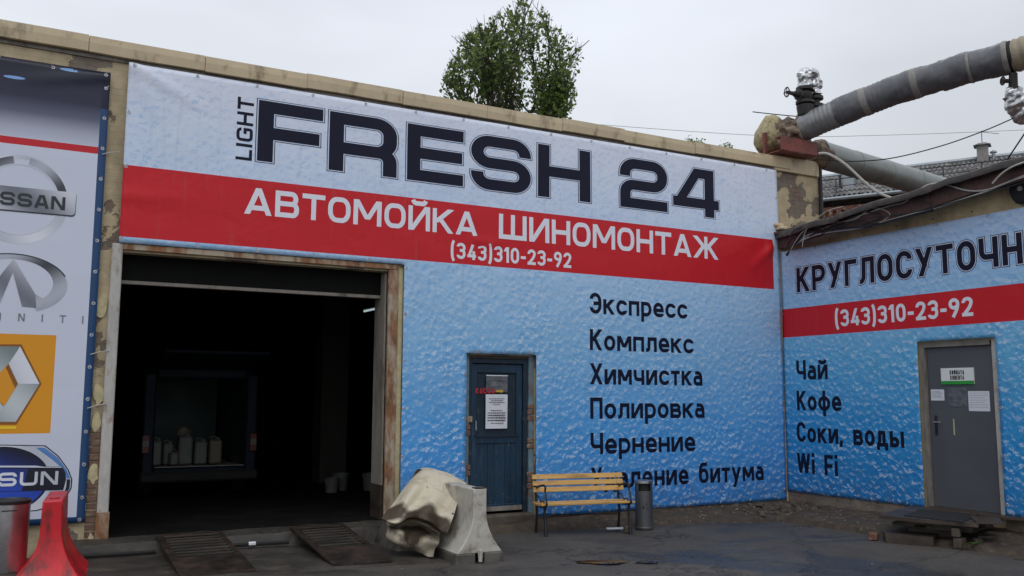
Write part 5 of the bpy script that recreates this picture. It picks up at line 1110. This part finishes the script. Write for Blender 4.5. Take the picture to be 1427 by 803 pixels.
# left and right skirts closing the heap
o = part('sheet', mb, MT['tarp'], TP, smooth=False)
o.data.polygons.foreach_set('use_smooth', [True]*len(o.data.polygons))
so2 = o.modifiers.new('thick', 'SOLIDIFY'); so2.thickness = .004
ey = MB()
for px, py, y_ in ((640,692,-1.70),(631,716,-1.93),(621,742,-2.04)):
    p = tp(px, py, y_); ey.lathe(p, [(.011,.0),(.011,.006),(.004,.006)], 8, 'y')
part('eyelet', ey, MT['black'], TP, kind='stuff')
hp = thing('rubble_heap', 'dark rubbish heap hidden under the tarpaulin', 'rubbish heap', (-7.2,-.9,-.2))
part('pile', MB().grid(16, 16, lambda a, b: (-7.45+.6*a, -1.3+.85*b, -.22+.6*math.sin(math.pi*a)**.5*math.sin(math.pi*b)**.5+.04*nz(a*4, b*4, 0))), MT['plastic_d'], hp, smooth=True)

# ------------------------------------------------------------------ drive-over ramps with grates
MT['ramp'] = mk('wet rusty ramp plate', lin((50,43,38)), .5, .2, var=.4, vs=4, bump=.5, dirt=lin((72,50,44)), dk=.58, ds=4); MT['bar'] = mk('worn grate steel', lin((78,72,66)), .45, .3, var=.3, bump=.4)
def ramp(label, x0, x1, seed, seam):
    T = thing('drain_ramp', label, 'ramp', (x0, -1.1, -.1), 'steel drive over ramps at the gateway')
    ya, yb, za, zb = -.18, -1.9, .034, gz(x0)+.036; S_ = lambda t_: (ya+(yb-ya)*t_, za+(zb-za)*t_)
    def plate(t0, t1, xa, xb, th=.02, lift=0): 
        (y0, z0), (y1, z1) = S_(t0), S_(t1); z0 += lift; z1 += lift
        return MB().add([(xa,y0,z0-th),(xb,y0,z0-th),(xb,y1,z1-th),(xa,y1,z1-th),(xa,y0,z0),(xb,y0,z0),(xb,y1,z1),(xa,y1,z1)], [(0,1,2,3),(4,7,6,5),(0,4,5,1),(1,5,6,2),(2,6,7,3),(3,7,4,0)])
    rp = MT['ramp']
    part('plate', plate(seam, 1.0, x0, x1), rp, T); part('side_rail', plate(0, seam, x0, x0+.07), rp, T); part('side_rail', plate(0, seam, x1-.07, x1), rp, T)
    part('head_rail', plate(-.01, .05, x0+.07, x1-.07), rp, T); part('under_plate', plate(0, seam, x0+.07, x1-.07, .01, -.07), MT['rubber'], T)
    nb_ = 8; (y0, z0), (y1, z1) = S_(.0), S_(.035)
    bar = MB().obox((0,0,0), (x1-x0-.14, .034, .010)); bmesh_ = bar.mesh('grate_bar'); bmesh_.materials.append(MT['bar'])
    for k in range(nb_):
        t_ = .085+(seam-.12)*k/(nb_-1); y_, z_ = S_(t_); place('grate_bar', bmesh_, None, T, ((x0+x1)/2, y_, z_+.004), (.18, 0, random.uniform(-.012,.012)))
ramp('rusty steel ramp with slotted grate in the left wheel track of the gateway', -9.92, -9.20, 1, .62); ramp('rusty steel ramp with slotted grate in the right wheel track next to the tarpaulin', -8.40, -7.74, 2, .60)
cable('floor_pipe', [(-12.5,-.42,-.1),(-10.6,-.46,-.105),(-9.95,-.45,-.11)], .025, MT['rubber'], 'thin dark pipe lying along the step left of the left ramp', 'pipe'); cable('floor_pipe', [(-9.1,-.45,-.10),(-8.8,-.46,-.105),(-8.48,-.45,-.11)], .025, MT['rubber'], 'thin dark pipe lying between the two ramps', 'pipe')
tag(part('pipe_joint', MB().tube([(-8.95,-.46,-.10),(-8.87,-.46,-.10)], .034, 10), MT['steel'], None), 'small bright coupling on the pipe between the ramps', 'coupling')

# ------------------------------------------------------------------ plank porch in front of the grey door
PO = thing('plank_porch', 'makeshift step of dark wooden boards stacked in front of the grey door', 'porch', (-.7, -3.3, .05))
def plank(pts, z_, th, name='board', mat=None, lab=None):
    n_ = len(pts); mb = MB().add([(p[0],p[1],z_) for p in pts]+[(p[0],p[1],z_-th) for p in pts], [tuple(range(n_)), tuple(reversed(range(n_, 2*n_)))]+[(i, n_+i, n_+(i+1) % n_, (i+1) % n_) for i in range(n_)])
    return part(name, mb, mat or MT['darkwood'], PO, label=lab)
plank([(-.07,-2.45),(-1.40,-2.98),(-1.30,-3.5),(-1.02,-4.12),(-.07,-3.62)], .085, .045, lab='broad dark board forming the top of the step')
plank([(-.07,-3.5),(-.3,-3.62),(-.22,-4.02),(-.05,-4.4),(-.07,-3.7)], .10, .03); plank([(-.55,-3.68),(-1.02,-4.1),(-.85,-4.34),(-.35,-3.95)], .085+.02, .02)
plank([(-.25,-2.65),(-1.2,-3.1),(-.95,-4.0),(-.25,-3.7)], .035, .05)
zb_ = gz(-1)
plank([(-.1,-2.55),(-1.2,-3.02),(-1.12,-3.3),(-.1,-2.95)], -.018, .03); plank([(-.1,-3.0),(-1.1,-3.45),(-.9,-3.95),(-.1,-3.7)], -.02, .035)
plank([(-.12,-2.7),(-1.0,-3.1),(-.78,-3.62),(-.12,-3.5)], -.06, .12)
plank([(-1.34,-2.98),(-1.46,-3.12),(-1.2,-3.62),(-.82,-3.42),(-.9,-3.1)], zb_+.12, .12, 'lower_board', lab='thick dark board lying on the asphalt under the step')
for (x_, y_, s_, h_, rz_) in ((-1.02,-3.86,.17,.13,.2),(-1.05,-3.84,.15,.11,.5),(-.82,-3.96,.14,.12,.9),(-.35,-2.75,.2,.2,0),(-.4,-3.6,.22,.2,.2)):
    zz = zb_+.07 if s_ != .15 else zb_+.20
    part('brick', MB().obox((x_, y_, zz), (s_, .1, h_), Matrix.Rotation(rz_, 3, 'Z')), MT['concrete'], PO, bevel=.012)
plank([(-.72,-3.9),(-.35,-4.15),(-.30,-4.08),(-.66,-3.82)], zb_+.14, .025); plank([(-.8,-4.05),(-.4,-4.28),(-.33,-4.16),(-.72,-3.96)], zb_+.05, .03)
part('brick', MB().obox((-1.42,-2.9,zb_+.05),(.12,.1,.09), Matrix.Rotation(.4,3,'Z')), MT['brick'], PO, bevel=.01)
mt_ = MB(); q = [Vector((-.45,-2.88,0)), Vector((-1.22,-3.22,0)), Vector((-1.12,-3.98,0)), Vector((-.25,-3.62,0))]
mt_.grid(22, 22, lambda a, b: tuple((q[0].lerp(q[1], a)).lerp(q[3].lerp(q[2], a), b)+Vector((0,0,.094+.004*nz(a*3,b*3,0)+(.004 if (int(a*22)+int(b*22)) % 2 else 0)))))
o = tag(part('door_mat', mt_, MT['rubber'], None), 'black ribbed rubber mat on the board step at the grey door', 'door mat'); sdm = o.modifiers.new('t', 'SOLIDIFY'); sdm.thickness = .008
wd_ = MB(); rnd = random.Random(4); c_ = Vector((-.98,-4.03,zb_))
for k in range(60):
    an = rnd.uniform(0,6.28); r_ = rnd.uniform(.0,.09); p = c_+Vector((r_*math.cos(an), r_*math.sin(an), rnd.uniform(0,.08))); d = Vector((math.cos(an),math.sin(an),rnd.uniform(.1,1))).normalized(); s3 = d.cross(Vector((0,0,1))).normalized()
    wd_.add([p, p+d*.022+s3*.012, p+d*.045, p+d*.022-s3*.012], [(0,1,2),(0,2,3)])
tag(part('weed_plant', wd_, MT['leafgreen'], None), 'small bright green weed at the foot of the board step', 'plant')
# crumbs of plaster and stones on the verge
cr = MB(); rnd = random.Random(11)
for k in range(170):
    if k % 3: x_ = rnd.uniform(-4.3,-.3); y_ = -rnd.uniform(.08,.5+.3*(x_+4.3)/4)
    else: x_ = -rnd.uniform(.1,1.1); y_ = -rnd.uniform(.3,2.6)
    s_ = rnd.uniform(.006,.02)*(1.6 if rnd.random() < .08 else 1); z_ = strip(x_, y_)
    cr.obox((x_, y_, z_+s_*.3), (s_*rnd.uniform(.8,1.6), s_, s_*.7), Matrix.Rotation(rnd.uniform(0,3), 3, 'Z')@Matrix.Rotation(rnd.uniform(-.4,.4), 3, 'X'), .7)
o = part('plaster_crumbs', cr, mk('plaster crumbs', lin((128,118,104)), .85, var=.5, vs=7), None); o['kind'] = 'stuff'
gr_ = MB()
for k in range(330):
    x_ = rnd.uniform(-10.5, -.6); y_ = -rnd.uniform(.5, 5.5); s_ = rnd.uniform(.004,.012)*(2 if rnd.random() < .05 else 1)
    if strip(x_, y_) > gz(x_)-.01 and x_ > -6.9: continue
    gr_.obox((x_, y_, gz(x_)+.012+s_*.25), (s_*rnd.uniform(.8,1.8), s_, s_*.6), Matrix.Rotation(rnd.uniform(0,3), 3, 'Z'), .7)
o = part('grit', gr_, mk('grit and crumbs', lin((104,98,88)), .85, var=.7, vs=9), None); o['kind'] = 'stuff'
rk = MB()
for k in range(60):
    x_ = rnd.uniform(-1.4,-.15); y_ = -rnd.uniform(.15,1.0); s_ = rnd.uniform(.04,.11); rk.obox((x_, y_, strip(x_,y_)+s_*.2), (s_*1.3, s_, s_*.6), Matrix.Rotation(rnd.uniform(0,3),3,'Z')@Matrix.Rotation(rnd.uniform(-.5,.5),3,'X'), .65)
o = part('rubble', rk, MT['concrete'], None, bevel=.008); o['kind'] = 'stuff'
tag(part('plank_offcut', MB().obox((-3.98,-.75,gz(-4)+.05), (.32,.05,.02), Matrix.Rotation(-.35,3,'Z')), MT['paper'], None), 'pale plank offcut lying behind the litter bin', 'offcut')
tag(part('broken_brick', MB().obox((-3.93,-.9,gz(-4)+.05), (.09,.07,.09)), MT['concrete'], None, bevel=.01), 'grey broken brick tucked between bench and litter bin', 'brick')

# ------------------------------------------------------------------ inside the wash: van, canisters, buckets, lamp
VN = thing('van', 'dark blue van with its rear doors open inside the dark gateway', 'van', (-8.7, 3.6, .02))
vx0, vx1, vy, vt = -9.66, -7.94, 3.6, 2.02
bd = MB()
ox0, ox1, oz0, oz1 = -9.48, -8.12, .50, 1.86
def vsec(y_, o_=0): return y_
bd.box(vx0, ox0, vy, vy+.12, .30, vt-.08).box(ox1, vx1, vy, vy+.12, .30, vt-.08).box(ox0, ox1, vy, vy+.12, oz1, vt).box(ox0, ox1, vy, vy+.12, .30, oz0)
bd.box(vx0, vx0+.06, vy+.12, vy+4.4, .32, vt-.1).box(vx1-.06, vx1, vy+.12, vy+4.4, .32, vt-.1).box(vx0+.06, vx1-.06, vy+.12, vy+3.6, vt-.06, vt)
part('body', bd, MT['vanblue'], VN, bevel=.03)
part('cargo_floor', MB().box(ox0, ox1, vy-.0+.121, vy+2.6, .44, .50), mk('cargo floor board', (.2,.2,.19,1), .5), VN); part('cargo_sill', MB().box(ox0+.01, ox1-.01, vy-.01, vy+.12, .50, .512), MT['bandlight'], VN)
part('bulkhead', MB().box(ox0, ox1, vy+2.4, vy+2.45, .5, 1.9), MT['vangreen'], VN); [part('side_lining', MB().box(a_, a_+.02, vy+.13, vy+2.4, .5, 1.9), MT['vangreen'], VN) for a_ in (ox0-.1, ox1+.08)]
part('bumper', MB().box(vx0-.02, vx1+.02, vy-.1, vy-.002, .28, .44), MT['rubber'], VN, bevel=.03)
part('tailgate', MB().obox(((vx0+vx1)/2, vy-.55, vt+.12), (1.5, 1.15, .05), Matrix.Rotation(-.16, 3, 'X')), MT['vanblue'], VN, bevel=.015)
for xa in (vx0+.0, vx1-.11):
    l_ = part('tail_light', MB().box(xa, xa+.11, vy-.03, vy-.001, .72, 1.0), MT['redlens'], VN, bevel=.01); part('clear_lens', MB().box(xa+.008, xa+.102, vy-.036, vy-.03, .82, .91), MT['clearlens'], l_)
for xa in (vx0+.05, vx1-.25):
    for yy in (vy+.8, vy+3.6):
        wv_ = part('wheel', MB().lathe((xa, yy, .33), [(.30,0),(.32,.03),(.32,.17),(.30,.2)], 24, 'x'), MT['rubber'], VN, smooth=True)
part('windscreen', MB().box(vx0+.06, vx1-.06, vy+3.6, vy+3.64, 1.1, 1.95), MT['rubber'], VN)
def canister(x, y, z, w, d, h, mat, label):
    T = thing('canister', label, 'canister', (x, y, z), 'canisters in the van')
    b_ = part('body', MB().obox((x, y, z+h/2), (w, d, h)), mat, T, bevel=.025); part('cap', MB().lathe((x+w*.25, y, z), [(.025,h),(.025,h+.035),(.02,h+.037)], 10), MT['redlens'] if random.random() < .2 else mat, T)
    part('handle', MB().tube([(x-w*.3,y,z+h), (x-w*.3,y,z+h+.045), (x+w*.08,y,z+h+.045), (x+w*.08,y,z+h)], .012, 6), mat, T)
for args in ((-9.40,3.95,.512,.14,.2,.38,'canister','narrow white canister at the left edge of the van floor'), (-9.22,4.05,.512,.15,.2,.33,'canister','shorter white canister second from the left in the van'), (-9.15,3.86,.512,.13,.14,.20,'canister','smallest white canister standing in front of the others'),
             (-8.97,4.02,.512,.21,.24,.44,'canister','tallest white canister in the middle of the van floor'), (-8.74,3.98,.512,.19,.22,.36,'canister','broad white canister right of the tallest one'), (-8.51,4.0,.512,.2,.22,.38,'canister_y','yellowish ribbed canister rightmost in the van')):
    canister(*args[:6], MT[args[6]], args[7])
tag(part('sack', MB().tube(spline([(-9.03,4.2,.95),(-8.97,4.18,1.05),(-8.90,4.2,.98)], 4), .07, 10, True, lambda q: .03*nz(q.x,q.y,q.z,9)), MT['canister_y'], None), 'crumpled pale sack on top of the tallest canister', 'sack')
def bucket(x, y, r_, h, label):
    T = thing('bucket', label, 'bucket', (x, y, .02), 'buckets on the wash floor')
    part('tub', MB().lathe((x,y,.02), [(r_*.8,0),(r_,h),(r_*1.06,h),(r_*1.06,h+.015),(r_*.95,h+.015),(r_*.78,.02)], 20), MT['canister'], T, smooth=True); part('bail', MB().tube([(x+r_*math.cos(k*math.pi/8), y-r_*.5*math.sin(k*math.pi/8)-.02, .02+h-.12*math.sin(k*math.pi/8)) for k in range(9)], .005, 5), MT['steel'], T)
bucket(-6.71, 3.5, .12, .22, 'white bucket nearest the gateway among the three on the right'); bucket(-6.47, 3.75, .13, .27, 'white bucket just behind the nearest one'); bucket(-6.03, 3.55, .13, .27, 'white bucket partly hidden by the right gate post')
FL = thing('strip_lamp', 'small lit strip lamp glimpsed high inside the gateway', 'lamp', (-6.0, 3.7, 3.1))
p_ = at(507, 434, 'y', 3.6); q_ = at(530, 429, 'y', 3.6)
t = NT('lit tube'); t.fin((.8,.9,.9,1), .5); t.b.inputs['Emission Color'].default_value = (.75,.95,1,1); t.b.inputs['Emission Strength'].default_value = .45
part('tube', MB().tube([p_, q_], .018, 8), t.m, FL); part('housing', MB().tube([p_+Vector((0,.04,.03)), q_+Vector((0,.04,.03))], .025, 6), MT['plastic_d'], FL)
